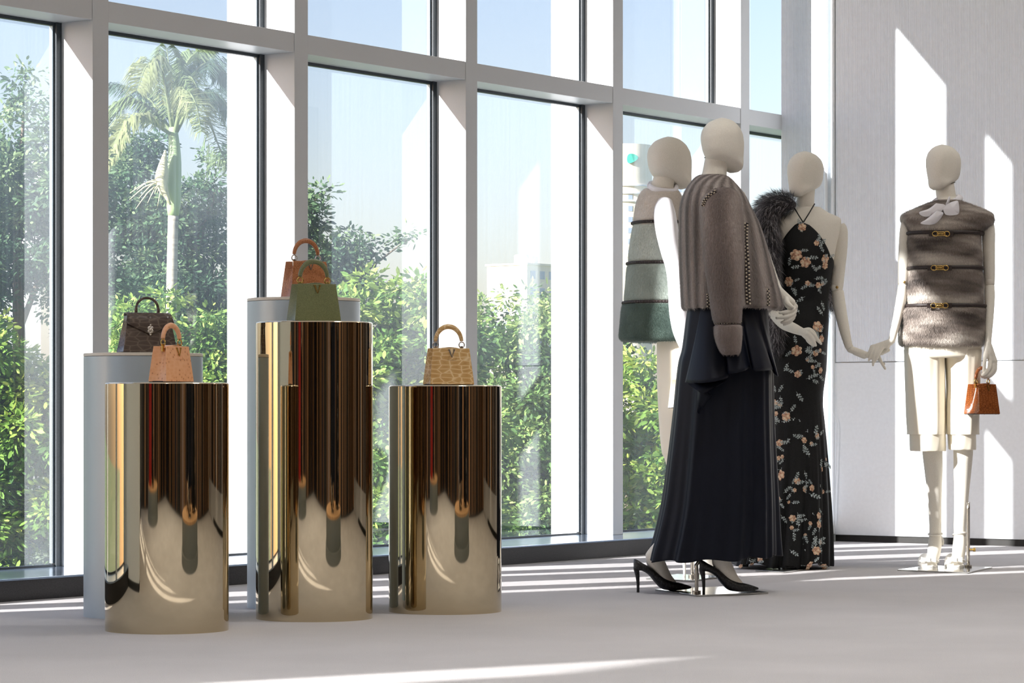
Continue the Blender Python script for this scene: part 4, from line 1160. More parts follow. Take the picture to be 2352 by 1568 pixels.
# bow and stand collar
m_silk = Mat('white_silk', srgb(236, 235, 240), 0.5, spec=.3); m_silk.bump(m_silk.noise(30, 2), .15, .003)
bow = add('neck_bow', tube(B4.line([k3(648, 425) + (-.02,), k3(690, 455) + (-.06,), k3(735, 440) + (-.06,), k3(796, 405) + (-.01,), k3(760, 400) + (.06,), k3(690, 405) + (.06,), k3(648, 425) + (-.02,)], 30), .013, 10, flat=1.3), m_silk, B4.t, label='white silk neck bow')
def sheet(pts, th_, d):
    """cloth tab: outline in enlargement pixels with thickness and a soft belly"""
    n_ = len(pts); c = np.mean([k3(*q) for q in pts], 0)
    V = []
    for lay in (0, 1):
        for q in pts: V.append(B4.p(*k3(*q), d + lay * th_))
        V.append(B4.p(c[0], c[1], d + (-.010 if lay == 0 else th_ * .6)))
    m_ = n_ + 1
    F = [(i, (i + 1) % n_, n_) for i in range(n_)] + [(m_ + (i + 1) % n_, m_ + i, m_ + n_) for i in range(n_)] + [((i + 1) % n_, i, m_ + i, m_ + (i + 1) % n_) for i in range(n_)]
    return np.array(V), F
for pts, d in [([(650, 440), (700, 452), (660, 500), (610, 512), (575, 508), (560, 488), (610, 470)], -.135), ([(700, 470), (730, 440), (775, 425), (785, 440), (787, 490), (760, 503), (715, 500)], -.135), ([(655, 485), (690, 500), (650, 553), (600, 560), (567, 552), (600, 530)], -.150), ([(700, 480), (725, 405), (735, 410), (718, 455), (665, 498)], -.120)]:
    c_ = np.mean(pts, 0); pts = [tuple(c_ + (np.array(q) - c_) * 1.12) for q in pts]
    dense = spline(np.array(pts + [pts[0]], float), 40)[:-1]
    o = add('bow_loop', sheet([tuple(q) for q in dense], .007, d), m_silk, bow, angle=70)
# shorts
m_cream_cloth = Mat('cream_crepe', srgb(243, 236, 219), 0.7, spec=.2); m_cream_cloth.bump(m_cream_cloth.noise(900, 2), .1, .001)
hips = B4.rows(kr(k4, [(-20, 470, 930, .135), (20, 464, 926, .14), (60, 464, 924, .14), (110, 468, 920, .13)]), 48, 10, .9)
shorts = B4.shell('shorts', hips, m_cream_cloth, label='cream knee-length shorts with cuffs')
def fold(k1_, k2_, ph):
    return lambda u, a, y: 1 + u * .05 * math.sin(k1_ * a + ph) + .02 * math.sin(k2_ * a + 3 * u)
for rows_, cuff, ph in ([(60, 464, 702, .12), (250, 470, 706, .11), (450, 477, 709, .105), (540, 483, 709, .105), (568, 484, 708, .104)], [(556, 498, 706, .098), (572, 496, 708, .10), (652, 496, 707, .10), (668, 499, 705, .098)], 1.0), ([(60, 702, 925, .12), (250, 716, 916, .11), (450, 712, 909, .105), (540, 716, 906, .105), (568, 718, 905, .104)], [(558, 727, 889, .092), (575, 725, 890, .094), (648, 727, 888, .094), (660, 730, 885, .092)], 2.4):
    lg = B4.shell('shorts_leg', B4.rows(kr(k4, rows_), 64, 24, .95, fold(5, 11, ph)), m_cream_cloth, shorts)
    B4.shell('cuff', B4.rows(kr(k4, cuff), 64, 8, .95, fold(3, 7, ph)), m_cream_cloth, shorts)
# legs down to sandals
m_whiteleather = plain('white_leather', srgb(232, 228, 220), 0.35, nscale=120, amount=.03)
def sandal_leg(rows_, foot, side):
    B4.limb('leg', [k4(x, y) + (d, r) for x, y, d, r in rows_], n=26, m=40)
    P = spline([B4.p(*k4(x, y), d) for x, y, d, r in foot], 20); r = spline([[r * B4.m] for x, y, d, r in foot], 20)[:, 0]
    V, F = tube(P, r, 18, flat=1.0); add('foot', (V, F), m_skin, B4.t)
    tx, ty, td, _ = foot[-1]
    for q in range(5):
        c = B4.p(*k4(tx - 34 + q * 17 * 1.0, ty + 4 - abs(q - 1.5) * 2), td - .012 + .006 * abs(q - 1.2)); add('toe', ball(c, (.0075 if q else .009, .015, .0085), 6), m_skin, B4.t)
    # sandal
    c = B4.p(*k4(tx, ty + 9), td - .005); c[2] = .007
    outl = []
    for t in np.linspace(0, 2 * math.pi, 36, endpoint=False):
        outl.append((c[0] + .043 * math.cos(t) * (1 - .15 * math.sin(t)), c[1] + .06 + .085 * math.sin(t), 0))
    V = np.array([(x, y, .0075 + z + max(0, y - c[1] - .06) * .55) for z in (0, .009) for x, y, _ in outl])
    n_ = 36
    sdl = add('sandal', (V, [tuple(range(n_ - 1, -1, -1)), tuple(range(n_, 2 * n_))] + [(i, (i + 1) % n_, n_ + (i + 1) % n_, n_ + i) for i in range(n_)]), m_whiteleather, B4.t, label='white heeled sandal with a bow', angle=40)
    bnd = [B4.p(*k4(tx + 52 * math.cos(t), ty - 36 - 8 * math.sin(t)), td + .012 - .03 * math.sin(t)) for t in np.linspace(.0, math.pi, 14)]
    add('toe_band', tube(bnd, .007, 10), m_whiteleather, sdl)
    bc = B4.p(*k4(tx - 4, ty - 46), td - .026)
    for sgn in (-1, 1):
        V, F = box(0, 1, -.004, .004, -1, 1); V = np.array([(bc[0] + sgn * (.004 + .030 * v[0]), bc[1] + v[1], bc[2] + v[2] * (.005 + .008 * v[0])) for v in V])
        bevel(add('bow_wing', (V, F), m_whiteleather, sdl, smooth=False), .002)
    add('bow_knot', (lambda q: (q[0] + bc, q[1]))(box(-.007, .007, -.007, .004, -.009, .009)), m_whiteleather, sdl, smooth=False)
    an = rows_[-2]
    rng_ = [B4.p(*k4(an[0], an[1]), 0) + np.array([1.12 * an[3] * B4.m * math.cos(t), 1.12 * an[3] * B4.m * math.sin(t), .006 * math.sin(t + side)]) for t in np.linspace(0, 2 * math.pi, 28, endpoint=False)]
    add('ankle_strap', tube(rng_, .0035, 8, closed=True), m_whiteleather, sdl)
    hb = B4.p(*k4(an[0] + 8, 0), .04); 
    V, F = tube([(hb[0], hb[1], .115), (hb[0], hb[1] + .004, .08), (hb[0], hb[1], .0075)], [.017, .012, .0055], 12)
    add('stiletto_heel', (V, F), m_whiteleather, sdl)
    back = [(hb[0] + .026 * math.cos(t), hb[1] - .008 + .022 * math.sin(t), .118 + .03 * math.sin(t)) for t in np.linspace(-.6, math.pi + .6, 16)]
    add('counter', tube(np.array(back), .007, 8), m_whiteleather, sdl)
sandal_leg([(632, 600, 0, 24), (632, 680, 0, 23), (638, 780, .01, 21), (642, 880, .012, 18), (646, 1000, .005, 15.5), (649, 1100, 0, 14.2), (649, 1165, 0, 14.2), (648, 1230, -.005, 15)], [(648, 1185, 0, 14.5), (645, 1240, -.02, 15.5), (636, 1300, -.055, 14.5), (620, 1345, -.095, 14), (612, 1366, -.125, 11)], .4)
sandal_leg([(815, 600, 0, 23.5), (816, 680, 0, 22.5), (812, 780, .01, 20.5), (808, 880, .012, 18), (803, 1000, .005, 15.6), (798, 1100, 0, 14.4), (796, 1165, 0, 14.2), (794, 1230, -.005, 15)], [(796, 1185, 0, 14.5), (793, 1240, -.02, 15.5), (786, 1300, -.055, 14.5), (776, 1345, -.095, 14), (772, 1366, -.125, 11)], 2.6)
r4, f4_ = base_plate(B4, [(2061, 1311), (2221, 1317.5), (2279, 1305), (2130, 1301.5)], ((2224, 1305), .30))
kb = f4_ + np.array([.006, 0, .085])
add('knob', tube([kb, kb + np.array([.014, -.002, 0]), kb + np.array([.016, -.002, 0]), kb + np.array([.026, -.003, 0])], [.004, .004, .009, .009], 14), m_goldhw, r4, angle=40)
# arms
B4.limb('upper_arm', [k3(962, 545) + (0, 13), k3(968, 600) + (0, 15), k3(970, 720) + (0, 14.2), k3(973, 850) + (0, 13.2), k3(974, 925) + (0, 11.8)], n=24)
add('elbow_joint', ball(B4.p(*k3(974, 905), -.003), (.0225, .024, .026), 10), m_skin, B4.t)
B4.limb('forearm', [k3(974, 930) + (0, 11.5), k3(975, 1000) + (-.02, 12), k3(972, 1120) + (-.055, 10.2), k3(967, 1240) + (-.09, 7.8), k3(966, 1275) + (-.098, 7.4)], n=24)
def k7(x, y): return 2180 + x / 7.84, 780 + y / 7.84
D4 = -.10
hand(B4, [(k7(700, 60) + (D4, .0155), k7(730, 260) + (D4, .020)), (k7(690, 80) + (D4, .013), k7(660, 300) + (D4 - .012, .0125)), (k7(720, 90) + (D4, .013), k7(810, 400) + (D4 + .006, .0165)), (k7(720, 240) + (D4, .016), k7(760, 380) + (D4 - .004, .0155))],
     [[k7(x, y) + (D4 - d, r) for x, y, d, r in ((655, 310, .016, .0095), (635, 420, .022, .0085), (630, 520, .02, .008), (605, 590, .014, .0065))],
      [k7(x, y) + (D4 - d, r) for x, y, d, r in ((740, 400, .012, .0105), (720, 520, .026, .0098), (660, 610, .028, .009), (590, 640, .020, .0075))],
      [k7(x, y) + (D4 - d, r) for x, y, d, r in ((790, 440, .004, .0105), (780, 560, .012, .0098), (690, 640, .016, .009), (600, 665, .014, .0075))],
      [k7(x, y) + (D4 - d, r) for x, y, d, r in ((830, 440, -.004, .0105), (820, 560, .0, .0095), (740, 650, .004, .0088), (640, 680, .006, .0072))],
      [k7(x, y) + (D4 - d, r) for x, y, d, r in ((790, 400, -.012, .010), (770, 560, -.01, .0085), (690, 640, -.004, .007))]])
B4.limb('upper_arm', [k3(482, 545) + (0, 13), k3(474, 600) + (0, 15), k3(464, 720) + (0, 14.2), k3(458, 850) + (0, 13.2), k3(455, 925) + (0, 11.8)], n=24)
add('elbow_joint', ball(B4.p(*k3(456, 905), -.003), (.0225, .024, .026), 10), m_skin, B4.t)
add('joint_screw', tube([B4.p(*k3(463, 908), -.034), B4.p(*k3(463, 908), -.026)], .006, 14), m_brass, B4.t)
B4.limb('forearm', [k3(454, 930) + (-.005, 11.5), k3(446, 1000) + (-.02, 12), k3(420, 1130) + (-.06, 10.2), k3(392, 1240) + (-.09, 8), k3(385, 1268) + (-.095, 7.4)], n=24)
D4 = -.10
hand(B4, [(k5(1040, 530) + (D4, .0155), k5(900, 620) + (D4, .018)), (k5(1020, 560) + (D4, .014), k5(780, 680) + (D4 - .006, .0135)), (k5(1000, 540) + (D4, .013), k5(620, 670) + (D4, .0125)), (k5(880, 600) + (D4, .013), k5(540, 680) + (D4 + .006, .011))],
     [[k5(x, y) + (D4 - d, r) for x, y, d, r in ((520, 680, -.006, .0098), (470, 790, .004, .0088), (400, 900, .006, .0075), (370, 960, .006, .006))],
      [k5(x, y) + (D4 - d, r) for x, y, d, r in ((600, 670, .0, .010), (530, 800, .012, .009), (470, 950, .016, .0078), (430, 1055, .014, .0052))],
      [k5(x, y) + (D4 - d, r) for x, y, d, r in ((700, 670, .006, .0105), (600, 830, .018, .0095), (560, 1000, .02, .0085), (545, 1190, .016, .0052))],
      [k5(x, y) + (D4 - d, r) for x, y, d, r in ((800, 690, .010, .0108), (700, 850, .022, .0098), (650, 960, .022, .0088), (590, 1090, .018, .0055))],
      [k5(x, y) + (D4 - d, r) for x, y, d, r in ((960, 640, -.012, .012), (900, 760, -.022, .0105), (790, 860, -.026, .009))]])
# ------------------------------------------------ mannequin in the taupe fur jacket
B1 = Body(11.42, 'mannequin seen from behind in a taupe fur jacket and long black skirt', floor_at(1610, 1361))
B1.limb('neck', [k1(700, 290) + (0, 26), k1(690, 360) + (0, 27), k1(680, 430) + (0, 29), k1(672, 480) + (0, 36)], n=28)
hd1, _ = put_head(B1, k1(742, 0)[0], k1(0, 402)[1], k1(0, 78)[1], 138, roll=-4)
neck_seam(B1, *k1(693, 332), 27.0, tilt=.2)
jr = kr(k1, [(424, 588, 745, .062, .01), (440, 562, 775, .085), (470, 535, 805, .125), (510, 508, 838, .165), (560, 486, 872, .19), (620, 472, 902, .205), (720, 468, 952, .215), (850, 468, 996, .22), (980, 471, 1034, .225), (1100, 477, 1068, .23), (1180, 481, 1090, .232), (1212, 484, 1096, .232), (1226, 496, 1086, .226)])
PEL = 20
def pelt_phase(a): return (a * PEL / (2 * math.pi)) % 1.0
def channels(u, a, y):
    ph = abs(pelt_phase(a + .12 * math.sin(3 * a)) - .5) * 2          # 1 at a seam
    k = 1 - (.016 + .034 * u) * max(0.0, ph - .62) / .38 * min(1, u * 3)
    dy = 3.0 * (1 - ph) * (u > .9)
    return k, dy
def mink(P, r):
    c = B1.p(1672, 600); a = np.arctan2((P[:, 1] - c[1]) / .22, (P[:, 0] - c[0]) / .20)
    ph = (a + .12 * np.sin(3 * a)) * PEL / (2 * math.pi) % 1.0
    band = np.cos((ph - .5) * 2 * math.pi)                            # dark spine in the middle of each pelt
    t = sines(P * np.array([1, 1, .35]), 71, 14)
    return lerp3(np.clip(.50 - .30 * band + .16 * t + (r - .5) * .22, 0, 1), (92, 84, 80), (162, 151, 145), (212, 202, 196))
GJ = B1.rows(jr, 120, 70, .93, channels)
jacket = B1.shell('fur_jacket', GJ, m_hide, label='taupe fur jacket of vertical pelts with beaded seams'); dyed(jacket, mink)
fur(jacket, GJ, 90000, .012, .0010, mink, 72, comb=(0, 0, -1), lift=.28, jitter=.16, tip=.97)
def sleeve(rows_, d, seed, nm='sleeve'):
    G = B1.rows([r + (np.interp(r[0], [430, 740], [-.165, -.285]),) for r in kr(k1, rows_)], 64, 50, .95)
    o = B1.shell(nm, G, m_hide, jacket)
    def dye(P, r):
        c = G.mean(1); i = np.clip(np.searchsorted(-c[:, 2], -P[:, 2]), 0, len(c) - 1)
        q = (P[:, 0] - c[i, 0]) / .085
        t = sines(P * np.array([1, 1, .3]), 77, 13) + (1.0 if nm == 'cuff' else 0.0)
        return lerp3(np.clip(.46 - .20 * np.cos(q * 3.6 + .5) * (np.abs(q) < 1.1) + .18 * t + (r - .5) * .22, 0, 1), (78, 68, 65), (146, 132, 126), (206, 195, 188))
    dyed(o, dye); fur(o, G, 100000, .012, .0010, dye, seed, lift=.28, jitter=.16, tip=.97)
    return o, G
slv, GS = sleeve([(500, 700, 775, .035), (515, 665, 805, .055), (545, 622, 832, .075), (600, 592, 848, .085), (700, 595, 858, .088), (800, 604, 862, .088), (900, 613, 862, .086), (1000, 626, 860, .084), (1100, 643, 856, .08), (1200, 657, 850, .076), (1280, 669, 846, .072), (1312, 680, 842, .068)], -.185, 73)
cuf, GC = sleeve([(1322, 688, 838, .064), (1336, 680, 847, .07), (1380, 680, 849, .072), (1430, 692, 845, .07), (1480, 714, 838, .066), (1500, 730, 828, .06)], -.185, 74, 'cuff')
# far sleeve, mostly hidden behind the jacket front
B1.limb('upper_arm', [(1690, 450, .2, 22), (1730, 540, .24, 22), (1770, 640, .22, 17), (1788, 672, .18, 12)], n=20)
# beaded black-and-cream seams
def stitches(path, n_, w, h, parent, nm='beaded_seam'):
    P, T, A_, B_ = frames(spline(path, n_)); dark, lite = [], []
    for i in range(n_):
        sd_ = np.cross(T[i], np.array([0, -1.0, 0])); sd_ /= np.linalg.norm(sd_) + 1e-9
        for q in (-1, 1):
            c = P[i] + sd_ * w * .5 * q
            (dark if (i + (q > 0)) % 2 == 0 else lite).append(ball(c, (h * .62, h * .62, h * .5), 4))
        dark.append(ball(P[i], (h * .5, h * .5, h * .62), 4))
    o = add(nm, merge(*dark), m_belt, parent, kind='stuff')
    add('cream_beads', merge(*lite), m_bead, o, kind='stuff')
def on(G, pts, off=.016):
    return [surf_y(G, *k1(x, y)) + np.array([0, -off, 0]) for x, y in pts]
stitches(on(GJ, [(868, 720), (868, 800), (872, 900), (878, 1000), (880, 1100), (886, 1195)]), 46, .010, .0075, jacket)
stitches(on(GS, [(590, 602), (615, 575), (645, 545), (680, 512)], .012), 14, .006, .0062, jacket)
stitches(on(GS, [(684, 1318), (730, 1314), (780, 1310), (840, 1306)], .012), 20, .004, .0062, jacket)
stitches(on(GJ, [(1003, 1110), (1006, 1160), (1008, 1205)]), 10, .004, .006, jacket)
stitches(on(GJ, [(640, 1140), (643, 1170), (645, 1210)], .02), 9, .006, .0065, jacket)
# far hand reaching towards the dress
D1 = .14
hand(B1, [(k6(545, 200) + (D1, .015), k6(650, 330) + (D1, .018)), (k6(560, 210) + (D1, .014), k6(780, 420) + (D1 - .006, .014)), (k6(600, 290) + (D1, .016), k6(720, 480) + (D1, .015)), (k6(740, 400) + (D1, .013), k6(835, 500) + (D1, .012)), (k6(740, 480) + (D1, .013), k6(800, 640) + (D1, .011))],
     [[k6(x, y) + (D1 - d, r) for x, y, d, r in ((830, 500, .0, .0100), (770, 570, .018, .0092), (660, 600, .026, .0085), (560, 612, .024, .006))],
      [k6(x, y) + (D1 - d, r) for x, y, d, r in ((830, 580, .0, .0100), (760, 650, .018, .0092), (640, 690, .024, .0085), (500, 705, .022, .006))],
      [k6(x, y) + (D1 - d, r) for x, y, d, r in ((815, 650, .0, .0098), (750, 720, .014, .009), (670, 760, .018, .008), (590, 788, .016, .0058))],
      [k6(x, y) + (D1 - d, r) for x, y, d, r in ((800, 700, .0, .009), (740, 770, .010, .0082), (680, 805, .012, .0075), (630, 828, .010, .0055))],
      [k6(x, y) + (D1 - d, r) for x, y, d, r in ((680, 370, .012, .012), (690, 430, .026, .011), (740, 480, .032, .010), (785, 512, .030, .0072))]])
# skirt
m_skirt = Mat('black_satin', srgb(12, 17, 30), 0.50, spec=.22)
m_skirt.bump(m_skirt.noise(220, 2, stretch=(1, 1, .12)), .12, .002)
sk = [(690, 1582, 1756, .15), (720, 1576, 1762, .165), (797, 1566, 1768, .19), (842, 1556, 1772, .20), (956, 1545, 1774, .215), (1046, 1535, 1777, .225), (1148, 1522, 1781, .235), (1221, 1507, 1783, .24), (1262, 1496, 1784, .243), (1288, 1491, 1784, .245)]
def godets(u, a, y):
    amp = .015 + .065 * u
    k = 1 + amp * (.55 * math.sin(9 * a + 1.2) + .35 * math.sin(14 * a + .4) + .25 * math.sin(5 * a + 2) + .28 * math.sin(23 * a + .8) * min(1, .3 + u))
    dy = (6.0 * math.cos(a - math.pi) - 8.0 + 3 * math.sin(9 * a + 1.2)) * max(0, (u - .85) / .15)
    return k, dy
GK = B1.rows(sk, 220, 70, .95, godets)
skirt = B1.shell('long_skirt', GK, m_skirt, caps=(True, False), label='long black satin skirt with a draped peplum')
sm_ = skirt.modifiers.new('cloth', 'SOLIDIFY'); sm_.thickness = .003; sm_.offset = -1
# peplum: a flounce laid over the front of the skirt
def k8(x, y): return 1560 + x / 4.612, 660 + y / 4.612
hem = [(65, 1005, .000), (140, 1013, -.022), (250, 1010, -.038), (350, 998, -.040), (430, 982, -.030), (508, 958, -.012), (522, 930, .012), (518, 914, -.012), (600, 905, -.030), (680, 885, -.038), (715, 868, -.020), (740, 848, .000), (775, 868, -.004), (806, 886, -.028), (900, 880, -.036), (980, 872, -.022), (992, 868, .010), (1000, 900, .03), (1040, 935, .0), (1046, 940, .06)]
tops = np.interp(np.linspace(0, 1, len(hem)), [0, 1], [235, 880])
cols = []
for (hx, hy, dd), tx in zip(hem, tops):
    col = []
    for t in np.linspace(0, 1, 22):
        e_ = t ** 1.15
        x_, y_ = k8(tx + (hx - tx) * e_, 190 + (hy - 190) * t)
        r_ = spline(np.array([list(q) + [0] for q in sk], float), 2) if False else None
        yy = np.interp(y_, [q[0] for q in sk], range(len(sk))); i = int(min(yy, len(sk) - 2)); f_ = yy - i
        xl, xr, hd = (sk[i][j] * (1 - f_) + sk[i + 1][j] * f_ for j in (1, 2, 3))
        q = np.clip((x_ - (xl + xr) / 2) / ((xr - xl) / 2), -.985, .985)
        col.append(B1.p(x_, y_, -hd * math.sqrt(1 - q * q) * 1.03 - .022 - .03 * t + dd * t * 1.3))
    cols.append(col)
GP = spline(np.array(cols).reshape(len(cols), -1), 80).reshape(80, 22, 3)
pep = add('peplum', (GP.reshape(-1, 3), grid_faces(80, 22, wrap=False)), m_skirt, skirt, label='asymmetric black flounce')
so_ = pep.modifiers.new('cloth', 'SOLIDIFY'); so_.thickness = .004; so_.offset = 0
# pointed tail of the drape
tl = [k8(x, y) for x, y in ((90, 1020), (195, 1085), (190, 1200), (190, 1318), (212, 1345), (240, 1290), (300, 1200), (347, 1145), (300, 1100), (400, 1045), (500, 985))]
V = [B1.p(x, y, -.255 + .012 * math.sin(i * 1.9)) for i, (x, y) in enumerate(tl)]; c_ = B1.p(*k8(245, 1130), -.285)
tail = add('drape_tail', (np.array(V + [c_]), [(i, i + 1, len(V)) for i in range(len(V) - 1)] + [(len(V) - 1, 0, len(V))]), m_skirt, skirt)
so_ = tail.modifiers.new('cloth', 'SOLIDIFY'); so_.thickness = .004
# lace pumps and stand
def k9(x, y): return 1100 + x / 3.36, 1150 + y / 3.36
for hp, yaw in ((k9(1228, 707), 100), (k9(1735, 727), 96)):
    W, b0 = shoe(B1, hp, yaw, m_blackshoe, 'black lace pointed pump with stiletto heel', z=.007 if hp[0] > 1500 else .001, lean=.15 if hp[0] > 1500 else .85)
base_plate(B1, [(1505, 1356), (1600, 1370.5), (1765, 1363.5), (1668, 1350)], ((1600, 1365), .115), bent=True)

# ------------------------------------------------ mannequin in the green tiered vest
B2 = Body(12.75, 'mannequin in a tiered green fur vest and cream trousers beside the window', floor_at(1548, 1322))
B2.limb('neck', [k1(400, 380) + (0, 26), k1(385, 430) + (0, 25), k1(372, 480) + (0, 26), k1(362, 530) + (0, 36)], n=28)
hd2, _ = put_head(B2, k1(424, 0)[0], k1(0, 501)[1], k1(0, 189)[1], 126, roll=-6)
neck_seam(B2, *k1(394, 412), 26.0, tilt=.35)
tiers = [(500, 290, 440, 0.051), (512, 255, 462, 0.076), (535, 235, 478, 0.106), (560, 222, 490, 0.119), (620, 204, 500, 0.132), (690, 197, 506, 0.140), (712, 198, 508, 0.138), (726, 194, 510, 0.141), (850, 170, 525, 0.153), (935, 164, 532, 0.157), (953, 167, 533, 0.155), (970, 158, 536, 0.162), (1050, 147, 544, 0.170), (1170, 138, 552, 0.178), (1190, 141, 552, 0.176), (1206, 128, 560, 0.184), (1300, 114, 570, 0.192), (1385, 108, 576, 0.196), (1412, 118, 570, 0.192), (1424, 140, 552, 0.183)]
belts2 = [k1(0, y)[1] for y in (712, 954, 1190)]
def tier_dye(P, r):
    y = HOR - F_PX * (P[:, 2] - CAM_H) / P[:, 1]
    t = sines(P, 81, 18)
    cols_ = [((214, 204, 194), (236, 228, 218), (248, 242, 236)), ((186, 194, 186), (210, 217, 208), (226, 230, 224)), ((140, 152, 144), (170, 181, 172), (196, 205, 197)), ((58, 74, 68), (80, 99, 91), (108, 127, 117))]
    out = np.zeros((len(P), 3)); w = np.clip(.5 + .22 * t + (r - .5) * .4, 0, 1)
    lim = [-1e9] + belts2 + [1e9]
    for i, c in enumerate(cols_):
        k = (y >= lim[i]) & (y < lim[i + 1]); out[k] = lerp3(w[k], *c)
    return out
def puff2(u, a, y):
    return 1.0 - sum(.030 * math.exp(-((y - b) / 4.5) ** 2) for b in belts2) + .008 * math.sin(7 * a + y * .07)
GT = B2.rows(kr(k1, tiers), 80, 100, .92, puff2)
vest2 = B2.shell('fur_vest', GT, m_hide, label='fur vest in tiers from cream to dark green'); dyed(vest2, tier_dye)
fur(vest2, GT, 100000, .010, .0010, tier_dye, 82, lift=.40, jitter=.28, tip=.98)
for by in belts2:
    o, P = ring_belt(GT, by, .010, .0042, m_belt, vest2, 'belt')
    add('braid', merge(*[ball(q, (.006, .006, .0072), 4) for q in P]), m_belt, o, kind='stuff')
cl = B2.line([k1(292, 498) + (-.03,), k1(330, 520) + (-.09,), k1(430, 530) + (-.07,), k1(448, 500) + (.02,), k1(380, 488) + (.09,), k1(300, 485) + (.05,), k1(292, 498) + (-.03,)], 30)
add('stand_collar', tube(cl, .011, 8, flat=1.8), m_silk, B2.t)
slv2 = B2.limb('blouse_sleeve', [k1(385, 585) + (-.13, 17), k1(382, 640) + (-.16, 24), k1(395, 740) + (-.19, 26), k1(418, 860) + (-.20, 24), k1(448, 980) + (-.20, 22), k1(462, 1100) + (-.20, 22), k1(470, 1230) + (-.20, 23), k1(488, 1350) + (-.20, 22), k1(505, 1440) + (-.20, 15), k1(510, 1470) + (-.20, 11)], m_silk, n=28, m=50, label='full white silk blouse sleeve')
tr_ = [(20, 318, 600, .15), (120, 315, 600, .15), (300, 318, 590, .145), (450, 325, 580, .14), (600, 335, 560, .13), (680, 345, 545, .12), (700, 352, 530, .10), (750, 370, 515, .085), (900, 400, 500, .07), (1150, 420, 490, .05), (1290, 428, 482, .04)]
B2.shell('trousers', B2.rows(kr(k2, tr_), 64, 40, .95, lambda u, a, y: 1 + .02 * math.sin(6 * a + 2 * u) + .012 * math.sin(11 * a)), m_cream_cloth, label='cream trousers gathered at the hem')
hand(B2, [(k1(508, 1465) + (-.2, .015), k1(520, 1540) + (-.2, .018))], [[k1(515 + q * 8, 1545) + (-.2 + .012 * q, .009), k1(520 + q * 8, 1600) + (-.21 + .012 * q, .0085), k1(505 + q * 8, 1640) + (-.215 + .012 * q, .007)] for q in range(4)] + [[k1(500, 1500) + (-.21, .01), k1(490, 1560) + (-.23, .0085), k1(497, 1600) + (-.23, .007)]])
shoe(B2, (1572, 1327), 70, m_whiteleather, 'white heeled shoe behind the black skirt')
base_plate(B2, [(1484, 1331), (1590, 1336), (1660, 1326), (1555, 1321)], ((1590, 1328), .2))
# ================================================================== handbags
def hide_mat(name, base, dark, lite, kind, rough=.3, k=1.0):
    m = Mat(name, srgb(*base), rough, spec=.55)
    if kind == 'lizard':
        f = m.voronoi(1.0, m.coords((330, 330, 520)), rand=1.0); st = [(0.0, srgb(*dark)), (0.25, srgb(*base)), (.6, srgb(*lite))]
    elif kind == 'croc':
        f = m.voronoi(1.0, m.coords((27 * k, 70 * k, 66 * k)), rand=.6); st = [(0.0, srgb(*dark)), (0.10, srgb(*base)), (.5, srgb(*lite))]
    elif kind == 'scale':
        f = m.voronoi(1.0, m.coords((230, 260, 300)), rand=.7); st = [(0.0, srgb(*dark)), (0.2, srgb(*base)), (.6, srgb(*lite))]
    else:
        f = m.voronoi(85, feature='F1', rand=.8); st = [(0.10, srgb(*dark)), (0.24, srgb(*base)), (.8, srgb(*lite))]
    m.color(m.ramp(f, st)); m.bump(f, .35, .0012)
    return m
m_lining = plain('dark_lining', srgb(30, 24, 24), .7, nscale=60)
m_chrome = plain('polished_steel', srgb(214, 210, 204), .12, .95, nscale=50, amount=.05)

